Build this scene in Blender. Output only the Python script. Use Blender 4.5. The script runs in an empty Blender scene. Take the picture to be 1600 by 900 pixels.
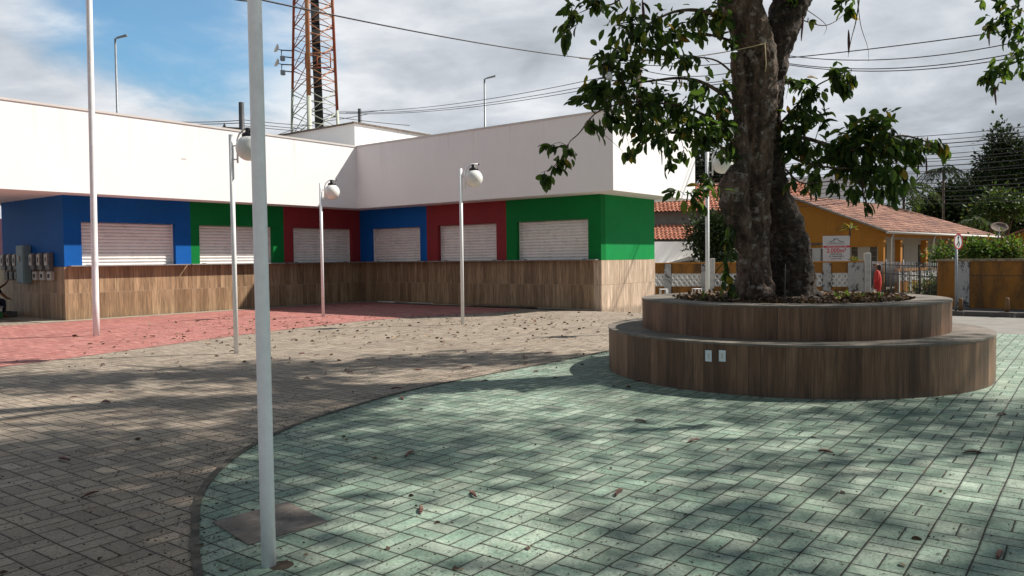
import bpy, bmesh, math, random
import numpy as np
from mathutils import Vector, Matrix, noise as mnoise
random.seed(7); rng = np.random.default_rng(7)
R = math.radians
scene = bpy.context.scene
col = scene.collection

# ------------------------------------------------------------------ camera
F_PX = 1230.3; CAM_H = 1.5; PITCH = R(2.147); ROLL = R(0.678)
_f = Vector((0, math.cos(PITCH), -math.sin(PITCH))); _r = Vector((1, 0, 0)); _u = _r.cross(_f)
_r2 = _r*math.cos(ROLL) - _u*math.sin(ROLL); _u2 = _u*math.cos(ROLL) + _r*math.sin(ROLL)
CAM = Vector((0, 0, CAM_H))
camd = bpy.data.cameras.new('camera'); cam = bpy.data.objects.new('camera', camd); col.objects.link(cam)
mw = Matrix((_r2, _u2, -_f)).transposed().to_4x4(); mw.translation = CAM
cam.matrix_world = mw
camd.sensor_width = 36; camd.lens = F_PX/1600*36; camd.clip_start = 0.05; camd.clip_end = 2000
scene.camera = cam

def at(x, y, Y):
    d = _f*F_PX + _r2*(x-800) + _u2*(450-y); return CAM + d*(Y/d.y)
def px(P):
    v = Vector(P)-CAM; z = v.dot(_f)
    if z <= 0.05: return (-9999, -9999)
    return (800+F_PX*v.dot(_r2)/z, 450-F_PX*v.dot(_u2)/z)

# ------------------------------------------------------------------ world, sun, exposure
SUN_AZ = R(76.8); SUN_EL = R(45)
w = bpy.data.worlds.new('World'); scene.world = w; w.use_nodes = True
scene.view_settings.view_transform = 'Standard'; scene.view_settings.look = 'None'
scene.view_settings.exposure = 0.5; scene.view_settings.gamma = 1; scene.view_settings.use_curve_mapping = False
scene.render.engine = 'CYCLES'
sd = bpy.data.lights.new('sun', 'SUN'); sd.energy = 5.0; sd.angle = R(0.9); sd.color = (1, .94, .85)
so = bpy.data.objects.new('sun', sd); col.objects.link(so)
sdir = Vector((math.sin(SUN_AZ)*math.cos(SUN_EL), math.cos(SUN_AZ)*math.cos(SUN_EL), math.sin(SUN_EL)))
so.rotation_euler = sdir.to_track_quat('Z', 'Y').to_euler(); so.location = (30, 10, 40)

class NT:
    """tiny helper to write node maths"""
    def __init__(s, tree): s.t = tree; s.n = tree.nodes; s.l = tree.links
    def node(s, typ, **k):
        n = s.n.new(typ)
        for a, b in k.items(): setattr(n, a, b)
        return n
    def put(s, sock, v):
        if hasattr(v, 'is_output') or isinstance(v, bpy.types.NodeSocket): s.l.new(v, sock)
        else: sock.default_value = v
    def m(s, op, a, b=0.0, c=0.0, clamp=False):
        n = s.n.new('ShaderNodeMath'); n.operation = op; n.use_clamp = clamp
        s.put(n.inputs[0], a); s.put(n.inputs[1], b)
        if op in ('MULTIPLY_ADD', 'SMOOTH_MIN', 'WRAP', 'COMPARE'): s.put(n.inputs[2], c)
        return n.outputs[0]
    def step(s, v, a, b, lo=0.0, hi=1.0):
        n = s.n.new('ShaderNodeMapRange'); n.interpolation_type = 'SMOOTHSTEP'
        s.put(n.inputs[0], v); s.put(n.inputs[1], a); s.put(n.inputs[2], b); s.put(n.inputs[3], lo); s.put(n.inputs[4], hi)
        return n.outputs[0]
    def xyz(s, v):
        n = s.n.new('ShaderNodeSeparateXYZ'); s.put(n.inputs[0], v); return n.outputs
    def comb(s, x, y, z):
        n = s.n.new('ShaderNodeCombineXYZ'); s.put(n.inputs[0], x); s.put(n.inputs[1], y); s.put(n.inputs[2], z); return n.outputs[0]
    def noise(s, vec, scale, detail=3.0, rough=.5, dist=0.0, color=False):
        n = s.n.new('ShaderNodeTexNoise'); s.put(n.inputs['Vector'], vec); s.put(n.inputs['Scale'], scale)
        n.inputs['Detail'].default_value = detail; n.inputs['Roughness'].default_value = rough; n.inputs['Distortion'].default_value = dist
        return n.outputs['Color' if color else 'Fac']
    def white(s, vec):
        n = s.n.new('ShaderNodeTexWhiteNoise'); n.noise_dimensions = '3D'; s.put(n.inputs['Vector'], vec); return n.outputs
    def mix(s, f, a, b, blend='MIX'):
        n = s.n.new('ShaderNodeMix'); n.data_type = 'RGBA'; n.blend_type = blend; n.clamp_factor = True
        c = lambda q: (*q, 1) if isinstance(q, tuple) and len(q) == 3 else q
        s.put(n.inputs[0], f); s.put(n.inputs[6], c(a)); s.put(n.inputs[7], c(b)); return n.outputs[2]
    def vm(s, op, a, b=None, scale=None):
        n = s.n.new('ShaderNodeVectorMath'); n.operation = op; s.put(n.inputs[0], a)
        if b is not None: s.put(n.inputs[1], b)
        if scale is not None: s.put(n.inputs['Scale'], scale)
        return n.outputs[0]
    def ramp(s, f, stops):
        n = s.n.new('ShaderNodeValToRGB'); s.put(n.inputs[0], f); e = n.color_ramp.elements
        while len(e) < len(stops): e.new(.5)
        for i, (p, c) in enumerate(stops): e[i].position = p; e[i].color = (*c, 1)
        return n.outputs[0]

# world: physical sky with drifting cloud over it
nt = NT(w.node_tree); w.node_tree.nodes.clear()
sky = nt.node('ShaderNodeTexSky'); sky.sky_type = 'NISHITA'; sky.sun_disc = False
sky.sun_elevation = SUN_EL; sky.sun_rotation = SUN_AZ; sky.dust_density = 1.2; sky.air_density = 1.2
tc = nt.node('ShaderNodeTexCoord').outputs['Generated']
X, Y, Z = nt.xyz(tc)
zz = nt.m('ADD', nt.m('MAXIMUM', Z, 0.0), .22)
cp = nt.comb(nt.m('DIVIDE', X, zz), nt.m('DIVIDE', Y, zz), nt.m('MULTIPLY', Z, 2.0))
n1 = nt.noise(cp, 1.3, 6, .6, .5)
n2 = nt.noise(cp, 2.8, 6, .56, .3)
# break in the cloud, up to the left of the view
hole = at(300, 50, 1000) - CAM; hole.normalize()
dx = nt.m('DIVIDE', nt.m('SUBTRACT', X, hole.x), .135); dz = nt.m('DIVIDE', nt.m('SUBTRACT', nt.m('MULTIPLY_ADD', X, .10, Z), hole.z+hole.x*.10), .082)
rr = nt.m('ADD', nt.m('MULTIPLY', dx, dx), nt.m('MULTIPLY', dz, dz))
rr = nt.m('ADD', rr, nt.m('MULTIPLY', nt.m('SUBTRACT', n2, .5), 2.8))
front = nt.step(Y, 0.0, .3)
holef = nt.m('MULTIPLY', nt.step(rr, 1.7, .0), front)
other = nt.step(n1, .56, .44)
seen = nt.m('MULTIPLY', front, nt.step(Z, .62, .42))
blue = nt.m('MAXIMUM', nt.m('MULTIPLY', holef, .93), nt.m('MULTIPLY', other, nt.m('SUBTRACT', 1.0, seen)))
cl = nt.m('ADD', nt.m('MULTIPLY', n1, .45), nt.m('MULTIPLY', n2, .55))
# grey undersides towards the right of the view, brighter to the middle
cl = nt.m('SUBTRACT', cl, nt.m('MULTIPLY', nt.m('MULTIPLY', nt.step(X, .22, .55), front), nt.step(Z, .30, .10, .03, .22)))
cloud = nt.ramp(cl, [(.22, (2.1, 2.25, 2.45)), (.36, (3.3, 3.5, 3.75)), (.47, (4.5, 4.7, 5.0)), (.60, (6.3, 6.4, 6.5))])
skyc = nt.mix(1.0, sky.outputs[0], (.52, .85, 1.0), 'MULTIPLY')
skyc = nt.mix(1.0, skyc, (1.05, 1.05, 1.05), 'MULTIPLY')
colr = nt.mix(nt.m('SUBTRACT', 1.0, blue), skyc, cloud)
kk = nt.m('ADD', .55, nt.m('MULTIPLY', seen, .45))   # sky outside the view dimmed on purpose to lower the ambient light
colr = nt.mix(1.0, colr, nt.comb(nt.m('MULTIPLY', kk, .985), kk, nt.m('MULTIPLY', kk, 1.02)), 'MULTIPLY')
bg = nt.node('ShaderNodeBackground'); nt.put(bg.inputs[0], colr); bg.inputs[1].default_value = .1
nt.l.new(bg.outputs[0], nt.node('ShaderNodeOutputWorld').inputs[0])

# ------------------------------------------------------------------ materials
def mat(name):
    m = bpy.data.materials.new(name); m.use_nodes = True; t = NT(m.node_tree)
    b = m.node_tree.nodes['Principled BSDF']; return m, t, b
def bump(t, b, h, strength=.5, dist=.01):
    n = t.node('ShaderNodeBump'); n.inputs['Strength'].default_value = strength; n.inputs['Distance'].default_value = dist
    t.put(n.inputs['Height'], h); t.l.new(n.outputs[0], b.inputs['Normal'])
def plain(name, c, rough=.6, var=.12, scale=3.0, bstr=.15, bscale=60, metal=0.0, dirt=None, dirtamt=.4, spec=.4):
    m, t, b = mat(name)
    o = t.node('ShaderNodeTexCoord').outputs['Object']
    n = t.noise(o, scale, 5, .6); n2 = t.noise(o, scale*9, 3, .6)
    v = t.m('ADD', t.m('MULTIPLY', n, .7), t.m('MULTIPLY', n2, .3))
    c0 = tuple(q*(1-var) for q in c); c1 = tuple(min(1, q*(1+var)) for q in c)
    cc = t.mix(t.step(v, .35, .65), c0, c1)
    if dirt: cc = t.mix(t.m('MULTIPLY', t.step(t.noise(o, scale*1.7, 6, .7), .5, .68), dirtamt), cc, dirt)
    t.put(b.inputs['Base Color'], cc); b.inputs['Roughness'].default_value = rough; b.inputs['Metallic'].default_value = metal
    b.inputs['Specular IOR Level'].default_value = spec
    if bstr: bump(t, b, t.noise(o, bscale, 4, .6), bstr, .004)
    return m

BA = R(36.8)
def paver_mat(name, tones, joint, dirt, S=.235, warm=(.24, .15, .09)):
    m, t, b = mat(name)
    g = t.node('ShaderNodeNewGeometry').outputs['Position']
    x, y, z = t.xyz(g)
    wob = t.noise(g, 1.3, 2, .5, color=True); wx, wy, _ = t.xyz(wob)
    a = t.m('ADD', t.m('MULTIPLY', x, math.sin(BA)/S), t.m('MULTIPLY', y, math.cos(BA)/S))
    c = t.m('SUBTRACT', t.m('MULTIPLY', x, math.cos(BA)/S), t.m('MULTIPLY', y, math.sin(BA)/S))
    a = t.m('ADD', a, t.m('MULTIPLY', wx, .10)); c = t.m('ADD', c, t.m('MULTIPLY', wy, .10))
    ca, cc = t.m('FLOOR', a), t.m('FLOOR', c); fa, fc = t.m('SUBTRACT', a, ca), t.m('SUBTRACT', c, cc)
    par = t.m('FLOORED_MODULO', t.m('ADD', ca, cc), 2.0)
    inv = t.m('SUBTRACT', 1.0, par)
    s = t.m('ADD', t.m('MULTIPLY', fa, par), t.m('MULTIPLY', fc, inv))
    q = t.m('ADD', t.m('MULTIPLY', fc, par), t.m('MULTIPLY', fa, inv))
    q2 = t.m('MULTIPLY', q, 2.0); hf = t.m('FLOOR', q2); fq = t.m('SUBTRACT', q2, hf)
    ids = t.comb(ca, cc, t.m('ADD', hf, t.m('MULTIPLY', par, 2.0)))
    wn = t.white(ids); r1, r2, r3 = t.xyz(wn[1])
    es = t.m('MULTIPLY', t.m('MINIMUM', s, t.m('SUBTRACT', 1.0, s)), S)
    eq = t.m('MULTIPLY', t.m('MINIMUM', fq, t.m('SUBTRACT', 1.0, fq)), S/2)
    e = t.m('MINIMUM', es, eq)
    fine = t.noise(g, 55, 4, .7); mid = t.noise(g, 6, 4, .6); big = t.noise(g, .7, 4, .6)
    e2 = t.m('ADD', e, t.m('MULTIPLY', t.m('SUBTRACT', t.noise(g, 28, 3, .6), .5), .006))
    brick = t.step(e2, .0025, .0056)
    cb = t.ramp(r1, [(0, tones[0]), (.35, tones[1]), (.7, tones[2]), (1, tones[3])])
    cb = t.mix(t.m('MULTIPLY', t.step(t.m('ADD', mid, t.m('MULTIPLY', r2, .22)), .52, .78), .55), cb, tones[4])
    cb = t.mix(t.m('MULTIPLY', t.step(big, .42, .7), .35), cb, dirt)
    cb = t.mix(t.m('MULTIPLY', t.step(t.noise(g, 2.6, 5, .6), .56, .72), .32), cb, warm)
    k = t.m('MULTIPLY', t.step(fine, .30, .70, .72, 1.18), t.m('ADD', .86, t.m('MULTIPLY', r3, .26)))
    cb = t.mix(1.0, cb, t.comb(k, k, k), 'MULTIPLY')
    # grit and crumbs lying in patches
    grit = t.m('MULTIPLY', t.step(t.noise(g, 85, 2, .5), .63, .67), t.step(t.noise(g, 1.9, 4, .65), .34, .58))
    cb = t.mix(t.m('MULTIPLY', grit, .8), cb, (.03, .025, .02))
    edge = t.step(e2, .004, .022, .35, 0.0)
    cb = t.mix(edge, cb, dirt)
    jc = t.mix(t.step(t.noise(g, 2.3, 4, .6), .55, .72), joint, (.10, .055, .035))
    cf = t.mix(brick, jc, cb)
    t.put(b.inputs['Base Color'], cf)
    t.put(b.inputs['Roughness'], t.step(mid, .3, .7, .72, .9)); b.inputs['Specular IOR Level'].default_value = .35
    h = t.m('ADD', t.step(e2, .001, .010), t.m('ADD', t.m('MULTIPLY', fine, .22), t.m('MULTIPLY', r3, .28)))
    bump(t, b, h, .7, .006)
    return m

WOODC = [(.155, .088, .05), (.205, .122, .07), (.255, .16, .095), (.18, .108, .065)]
def wood_tile_mat(name, mode, pw=.135, rows=.712, cols=WOODC, radius=2.35, dull=1.0):
    """vertical wood-look ceramic planks: mode 'wall' uses x+y, 'round' uses the angle"""
    m, t, b = mat(name)
    o = t.node('ShaderNodeTexCoord').outputs['Object']; x, y, z = t.xyz(o)
    if mode == 'wall': c = t.m('ADD', x, y)
    else: c = t.m('MULTIPLY', t.m('ARCTAN2', y, x), radius)
    row = t.m('FLOOR', t.m('DIVIDE', z, rows if mode == 'wall' else 50.0))
    c = t.m('ADD', c, t.m('MULTIPLY', row, .37))
    a = t.m('DIVIDE', c, pw); i = t.m('FLOOR', a); f = t.m('SUBTRACT', a, i)
    wn = t.white(t.comb(i, row, 3.1)); r1, r2, r3 = t.xyz(wn[1])
    p = t.comb(t.m('ADD', t.m('MULTIPLY', c, 26.0), t.m('MULTIPLY', r2, 50.0)), t.m('MULTIPLY', z, 1.6), t.m('MULTIPLY', i, 7.3))
    grain = t.noise(p, 1.0, 5, .65, .8)
    p2 = t.comb(t.m('MULTIPLY', c, 7.0), t.m('MULTIPLY', z, .8), t.m('MULTIPLY', i, 3.3)); g2 = t.noise(p2, 1.0, 3, .5, 1.2)
    cb = t.ramp(r1, [(0, cols[0]), (.4, cols[1]), (.75, cols[2]), (1, cols[3])])
    k = t.m('MULTIPLY', t.step(grain, .28, .72, .60*dull, 1.28*dull), t.step(g2, .3, .7, .85, 1.15))
    cb = t.mix(1.0, cb, t.comb(k, k, k), 'MULTIPLY')
    e = t.m('MULTIPLY', t.m('MINIMUM', f, t.m('SUBTRACT', 1.0, f)), pw)
    ez = t.m('ABSOLUTE', t.m('SUBTRACT', z, rows)) if mode == 'wall' else .1
    vj = t.step(e, .001, .0035); cb = t.mix(vj, (.05, .035, .025), cb)
    if mode == 'wall': cb = t.mix(t.step(ez, .003, .009), (.30, .225, .155), cb)
    # splash dirt near the ground
    dn = t.m('MULTIPLY', t.step(t.m('ADD', z, t.m('MULTIPLY', t.noise(o, 4, 4), .18)), .22, .02), .45)
    cb = t.mix(dn, cb, (.10, .085, .07))
    t.put(b.inputs['Base Color'], cb); b.inputs['Roughness'].default_value = .48; b.inputs['Specular IOR Level'].default_value = .35
    bump(t, b, t.m('ADD', vj, t.m('MULTIPLY', grain, .25)), .35, .003)
    return m

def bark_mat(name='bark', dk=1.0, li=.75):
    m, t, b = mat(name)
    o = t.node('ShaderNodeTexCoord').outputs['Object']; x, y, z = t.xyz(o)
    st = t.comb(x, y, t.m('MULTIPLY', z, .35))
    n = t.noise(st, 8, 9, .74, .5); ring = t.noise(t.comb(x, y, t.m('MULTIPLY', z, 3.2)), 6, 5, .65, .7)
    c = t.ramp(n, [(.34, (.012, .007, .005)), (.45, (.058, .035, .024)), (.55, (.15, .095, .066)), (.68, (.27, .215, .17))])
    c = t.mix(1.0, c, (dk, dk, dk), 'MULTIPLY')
    c = t.mix(t.m('MULTIPLY', t.step(ring, .50, .66), .45), c, (.17, .105, .075))
    lich = t.noise(o, 9, 5, .62, .15)
    c = t.mix(t.m('MULTIPLY', t.step(lich, .56, .64), li), c, (.29, .25, .215))
    moss = t.noise(o, 2.2, 5, .7, .3)
    c = t.mix(t.m('MULTIPLY', t.step(moss, .54, .64), .65), c, (.030, .028, .018))
    t.put(b.inputs['Base Color'], c); b.inputs['Roughness'].default_value = .92
    bump(t, b, t.m('ADD', n, t.m('MULTIPLY', ring, .5)), 1.0, .035)
    return m

def leaf_mat(name, cols, trans=.35, rough=.42):
    m, t, b = mat(name)
    a = t.node('ShaderNodeAttribute'); a.attribute_name = 'tone'
    c = t.ramp(a.outputs['Fac'], cols)
    t.put(b.inputs['Base Color'], c); b.inputs['Roughness'].default_value = rough; b.inputs['Specular IOR Level'].default_value = .22
    tr = t.node('ShaderNodeBsdfTranslucent'); t.put(tr.inputs[0], t.mix(1.0, c, (1.5, 1.6, .7), 'MULTIPLY'))
    mx = t.node('ShaderNodeMixShader'); mx.inputs[0].default_value = trans
    t.l.new(b.outputs[0], mx.inputs[1]); t.l.new(tr.outputs[0], mx.inputs[2])
    t.l.new(mx.outputs[0], t.n['Material Output'].inputs[0])
    return m

def stained(name, base, stain, lo, hi, scale=2.5, zfac=.35, amt=.9, rough=.85):
    m, t, b = mat(name)
    o = t.node('ShaderNodeTexCoord').outputs['Object']; x, y, z = t.xyz(o)
    n = t.noise(t.comb(x, y, t.m('MULTIPLY', z, zfac)), scale, 7, .72, .4); f = t.noise(o, 24, 4, .7)
    v = t.m('ADD', t.m('MULTIPLY', n, .7), t.m('MULTIPLY', f, .3))
    c = t.mix(t.m('MULTIPLY', t.step(v, lo, hi), amt), base, stain)
    k = t.step(f, .3, .7, .85, 1.12); c = t.mix(1.0, c, t.comb(k, k, k), 'MULTIPLY')
    t.put(b.inputs['Base Color'], c); b.inputs['Roughness'].default_value = rough; bump(t, b, f, .4, .006)
    return m

def tile_mat(name, cols):
    m, t, b = mat(name)
    o = t.node('ShaderNodeTexCoord').outputs['UV']; x, y, z = t.xyz(o)
    i = t.m('FLOOR', t.m('DIVIDE', x, .22)); j = t.m('FLOOR', t.m('DIVIDE', y, .36))
    wn = t.white(t.comb(i, j, 1.0)); g = t.node('ShaderNodeNewGeometry').outputs['Position']
    v = t.m('ADD', t.m('MULTIPLY', wn[0], .45), t.m('MULTIPLY', t.noise(g, 1.1, 5, .65), .75))
    c = t.ramp(v, cols)
    t.put(b.inputs['Base Color'], c); b.inputs['Roughness'].default_value = .85; bump(t, b, t.noise(g, 40, 3), .4, .01)
    return m

M = {}
M['green_pav'] = paver_mat('green_paver', [(.172, .25, .192), (.205, .297, .228), (.247, .338, .268), (.238, .282, .228), (.42, .48, .395)], (.010, .012, .008), (.13, .145, .11), warm=(.22, .25, .17))
M['brown_pav'] = paver_mat('grey_paver', [(.24, .19, .148), (.29, .237, .185), (.34, .28, .22), (.27, .225, .185), (.42, .355, .28)], (.022, .016, .012), (.17, .135, .10))
M['red_pav'] = paver_mat('red_paver', [(.36, .12, .105), (.41, .15, .13), (.46, .185, .16), (.34, .13, .115), (.52, .27, .235)], (.035, .014, .011), (.31, .12, .10), warm=(.30, .13, .11))
M['kerb'] = plain('kerb_concrete', (.088, .076, .060), .92, .5, 9, .9, 50, dirt=(.03, .026, .02), dirtamt=.8)
M['strip'] = plain('strip_concrete', (.30, .27, .21), .9, .2, 3, .4, 60)
M['cover'] = plain('cover_concrete', (.15, .125, .108), .85, .3, 5, .5, 90, dirt=(.26, .22, .2), dirtamt=.6)
M['asphalt'] = plain('road_asphalt', (.215, .20, .18), .9, .15, 1.4, .5, 90)
M['darkpav'] = plain('sidewalk_concrete', (.075, .066, .06), .9, .3, 2, .5, 60)
M['earth'] = plain('earth', (.17, .14, .10), .95, .3, .5, .5, 20)
def wall_white():
    m, t, b = mat('white_wall_paint'); o = t.node('ShaderNodeTexCoord').outputs['Object']; x, y, z = t.xyz(o)
    st = t.noise(t.comb(t.m('MULTIPLY', t.m('ADD', x, y), 2.2), t.m('MULTIPLY', z, .12), 1.0), 1.6, 6, .7); big = t.noise(o, .5, 4, .6); f = t.noise(o, 7, 5, .65)
    top = t.step(z, 3.6, 5.45)
    c = t.mix(t.m('MULTIPLY', t.m('MULTIPLY', t.step(st, .52, .72), top), .35), (.86, .845, .84), (.50, .47, .44))
    c = t.mix(t.m('MULTIPLY', t.step(big, .4, .65), .25), c, (.76, .75, .745)); c = t.mix(t.m('MULTIPLY', t.step(f, .55, .75), .12), c, (.62, .60, .58))
    t.put(b.inputs['Base Color'], c); b.inputs['Roughness'].default_value = .75; b.inputs['Specular IOR Level'].default_value = .25
    bump(t, b, t.m('ADD', t.noise(o, 2.0, 4, .6), t.m('MULTIPLY', t.noise(o, 90, 3, .6), .15)), .12, .02); return m
M['white'] = wall_white()
M['polewhite'] = plain('pole_paint', (.83, .83, .84), .42, .06, 3, .05, 80, dirt=(.62, .62, .62), dirtamt=.3, spec=.5)
M['blue'] = plain('blue_paint', (.004, .092, .36), .6, .09, .9, .12, 120, dirt=(.01, .10, .31), dirtamt=.55, spec=.15)
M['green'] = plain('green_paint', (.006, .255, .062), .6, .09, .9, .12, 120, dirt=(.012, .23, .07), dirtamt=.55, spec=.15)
M['greenbay_shaded'] = plain('green_bay_shaded_paint', (.003, .165, .036), .6, .07, 1.2, .12, 120, dirt=(.01, .15, .045), dirtamt=.3, spec=.12)  # the end-wall green darkened: shade of the bays put into the colour
M['red'] = plain('red_paint', (.24, .028, .034), .6, .09, .9, .12, 120, dirt=(.21, .04, .04), dirtamt=.55, spec=.15)
M['shutter'] = plain('shutter_paint', (.82, .78, .76), .38, .04, 2, .03, 60, dirt=(.5, .47, .44), dirtamt=.35)
M['counter'] = plain('counter_stone', (.25, .24, .24), .4, .2, 20, .05)
M['soffit'] = plain('soffit_paint', (.62, .58, .55), .7, .05, 1, .05)
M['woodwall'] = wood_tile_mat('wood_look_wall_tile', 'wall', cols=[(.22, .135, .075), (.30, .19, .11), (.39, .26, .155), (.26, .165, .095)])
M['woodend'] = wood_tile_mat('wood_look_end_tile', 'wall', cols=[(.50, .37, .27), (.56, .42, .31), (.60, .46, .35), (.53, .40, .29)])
M['woodlow'] = wood_tile_mat('wood_look_bench_tile', 'round', pw=2*math.pi*2.357/118, radius=2.357, cols=[(.105, .052, .030), (.17, .090, .052), (.235, .130, .078), (.135, .070, .042)])
M['woodup'] = wood_tile_mat('wood_look_planter_tile', 'round', pw=2*math.pi*1.903/96, radius=1.903, cols=[(.105, .052, .030), (.17, .090, .052), (.235, .130, .078), (.135, .070, .042)])
M['cap'] = plain('bench_cement', (.175, .15, .125), .85, .25, 3, .4, 60, dirt=(.09, .075, .06), dirtamt=.5)
M['soil'] = plain('soil', (.045, .032, .022), .95, .4, 6, .8, 30)
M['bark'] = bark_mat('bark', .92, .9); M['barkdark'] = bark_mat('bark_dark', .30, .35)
LG = [(0, (.024, .044, .016)), (.45, (.048, .085, .026)), (.88, (.095, .145, .036)), (.955, (.13, .15, .035)), (.985, (.30, .20, .03)), (1, (.12, .06, .03))]
M['leaf'] = leaf_mat('leaf', LG, .48)
M['leafdark'] = leaf_mat('leaf_dark', [(0, (.012, .022, .009)), (.5, (.026, .046, .015)), (.9, (.046, .075, .022)), (1, (.08, .10, .03))], .10, .7)
M['leafbright'] = leaf_mat('leaf_bright', [(0, (.04, .08, .02)), (.5, (.08, .14, .03)), (.9, (.14, .20, .05)), (1, (.25, .15, .05))], .35, .5)
M['leafmid'] = leaf_mat('leaf_mid', [(0, (.025, .045, .015)), (.5, (.05, .085, .024)), (.9, (.08, .12, .035)), (1, (.12, .10, .04))], .25, .6)
M['pod'] = plain('pod', (.085, .035, .03), .6, .35, 30, .4, 120)
M['podpale'] = plain('pod_lining', (.36, .19, .14), .7, .3, 60, .2, 100)
M['twig'] = plain('twig', (.075, .055, .042), .9, .3, 10, .3, 60)
M['litter'] = plain('litter', (.06, .038, .026), .9, .5, 4, 0)
M['litterpale'] = plain('litter_pale', (.27, .18, .11), .9, .4, 4, 0)
M['black'] = plain('black_plastic', (.014, .013, .015), .4, .1, 3, 0)
M['cable'] = plain('cable', (.012, .012, .014), .6, .1, 3, 0)
M['rope'] = plain('rope', (.62, .50, .30), .8, .1, 20, 0)
M['metal'] = plain('galvanised_metal', (.26, .28, .30), .5, .15, 4, .05, metal=.5)
M['darkmetal'] = plain('dark_metal', (.06, .06, .065), .5, .15, 4, 0, metal=.5)
M['rust'] = stained('red_oxide_paint', (.36, .085, .04), (.42, .24, .12), .5, .6, 1.2)
M['rustb'] = stained('orange_worn_paint', (.48, .20, .09), (.55, .38, .22), .5, .62, 1.2)
M['mastwhite'] = stained('mast_white_paint', (.50, .52, .44), (.25, .30, .20), .5, .62, 1.2)
M['meter'] = plain('meter_box', (.10, .105, .11), .5, .2, 8, 0)
M['meterface'] = plain('meter_face', (.36, .36, .34), .4, .1, 8, 0)
M['cabinet'] = plain('cabinet_paint', (.14, .22, .25), .5, .1, 8, 0)
M['ochre'] = stained('ochre_paint', (.40, .165, .018), (.13, .06, .018), .52, .70, 1.6, .3, .7)
M['ochrewall'] = stained('ochre_wall_paint', (.30, .125, .018), (.05, .03, .015), .44, .64, 1.3, .3, .85)
M['ochrecap'] = stained('wall_cap', (.30, .24, .15), (.09, .07, .05), .45, .6, 3)
M['greypillar'] = stained('weathered_pillar', (.40, .40, .39), (.035, .035, .035), .50, .56, 4.0, .6, .95)
M['cream'] = stained('cream_wall', (.56, .54, .50), (.36, .33, .29), .5, .7, 1.2)
M['block'] = plain('vent_block', (.66, .65, .62), .8, .1, 5, .1)
M['shade'] = plain('dark_opening', (.04, .036, .033), .8, .2, 3, 0)
M['woodbeam'] = plain('old_timber', (.13, .095, .07), .85, .3, 8, .3, 40)
M['tileA'] = tile_mat('clay_tile_new', [(.25, (.30, .085, .045)), (.5, (.42, .14, .075)), (.8, (.50, .20, .12))])
M['tileB'] = tile_mat('clay_tile_old', [(.30, (.04, .022, .018)), (.45, (.13, .052, .034)), (.62, (.225, .095, .06)), (.85, (.37, .19, .13))])
M['board'] = plain('sign_board', (.55, .55, .56), .5, .05, 3, 0)
M['signred'] = plain('sign_red', (.50, .02, .05), .5, .05, 3, 0)
M['signblack'] = plain('sign_black', (.03, .03, .035), .5, .05, 3, 0)
M['signpink'] = plain('sign_text_pale', (.75, .55, .56), .5, .05, 3, 0)
M['skin'] = plain('skin', (.21, .105, .065), .55, .08, 6, 0)
M['redcloth'] = plain('red_cloth', (.46, .032, .026), .85, .12, 8, .2)
M['navy'] = plain('navy_cloth', (.012, .016, .04), .85, .12, 8, .2)
M['hair'] = plain('hair', (.02, .013, .01), .6, .2, 20, 0)
M['plasticwhite'] = plain('white_plastic', (.72, .72, .70), .4, .05, 3, 0)
M['plasticgreen'] = plain('green_plastic', (.03, .15, .06), .4, .05, 3, 0)
M['timber'] = plain('grey_timber', (.30, .27, .24), .85, .25, 8, .3)
M['stump'] = stained('old_post', (.17, .09, .035), (.05, .035, .025), .45, .6, 6)
M['plate'] = plain('outlet_plate', (.72, .77, .82), .35, .03, 10, 0)
M['tankroof'] = stained('roof_edge', (.20, .15, .12), (.08, .06, .05), .45, .6, 5)
# opal globe
m, t, b = mat('opal_globe'); b.inputs['Base Color'].default_value = (.80, .79, .76, 1); b.inputs['Roughness'].default_value = .25
b.inputs['Subsurface Weight'].default_value = .3; b.inputs['Subsurface Radius'].default_value = (.1, .1, .1); M['globe'] = m
m, t, b = mat('bulb_glass'); b.inputs['Base Color'].default_value = (.75, .76, .78, 1); b.inputs['Roughness'].default_value = .15; M['bulb'] = m

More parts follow.
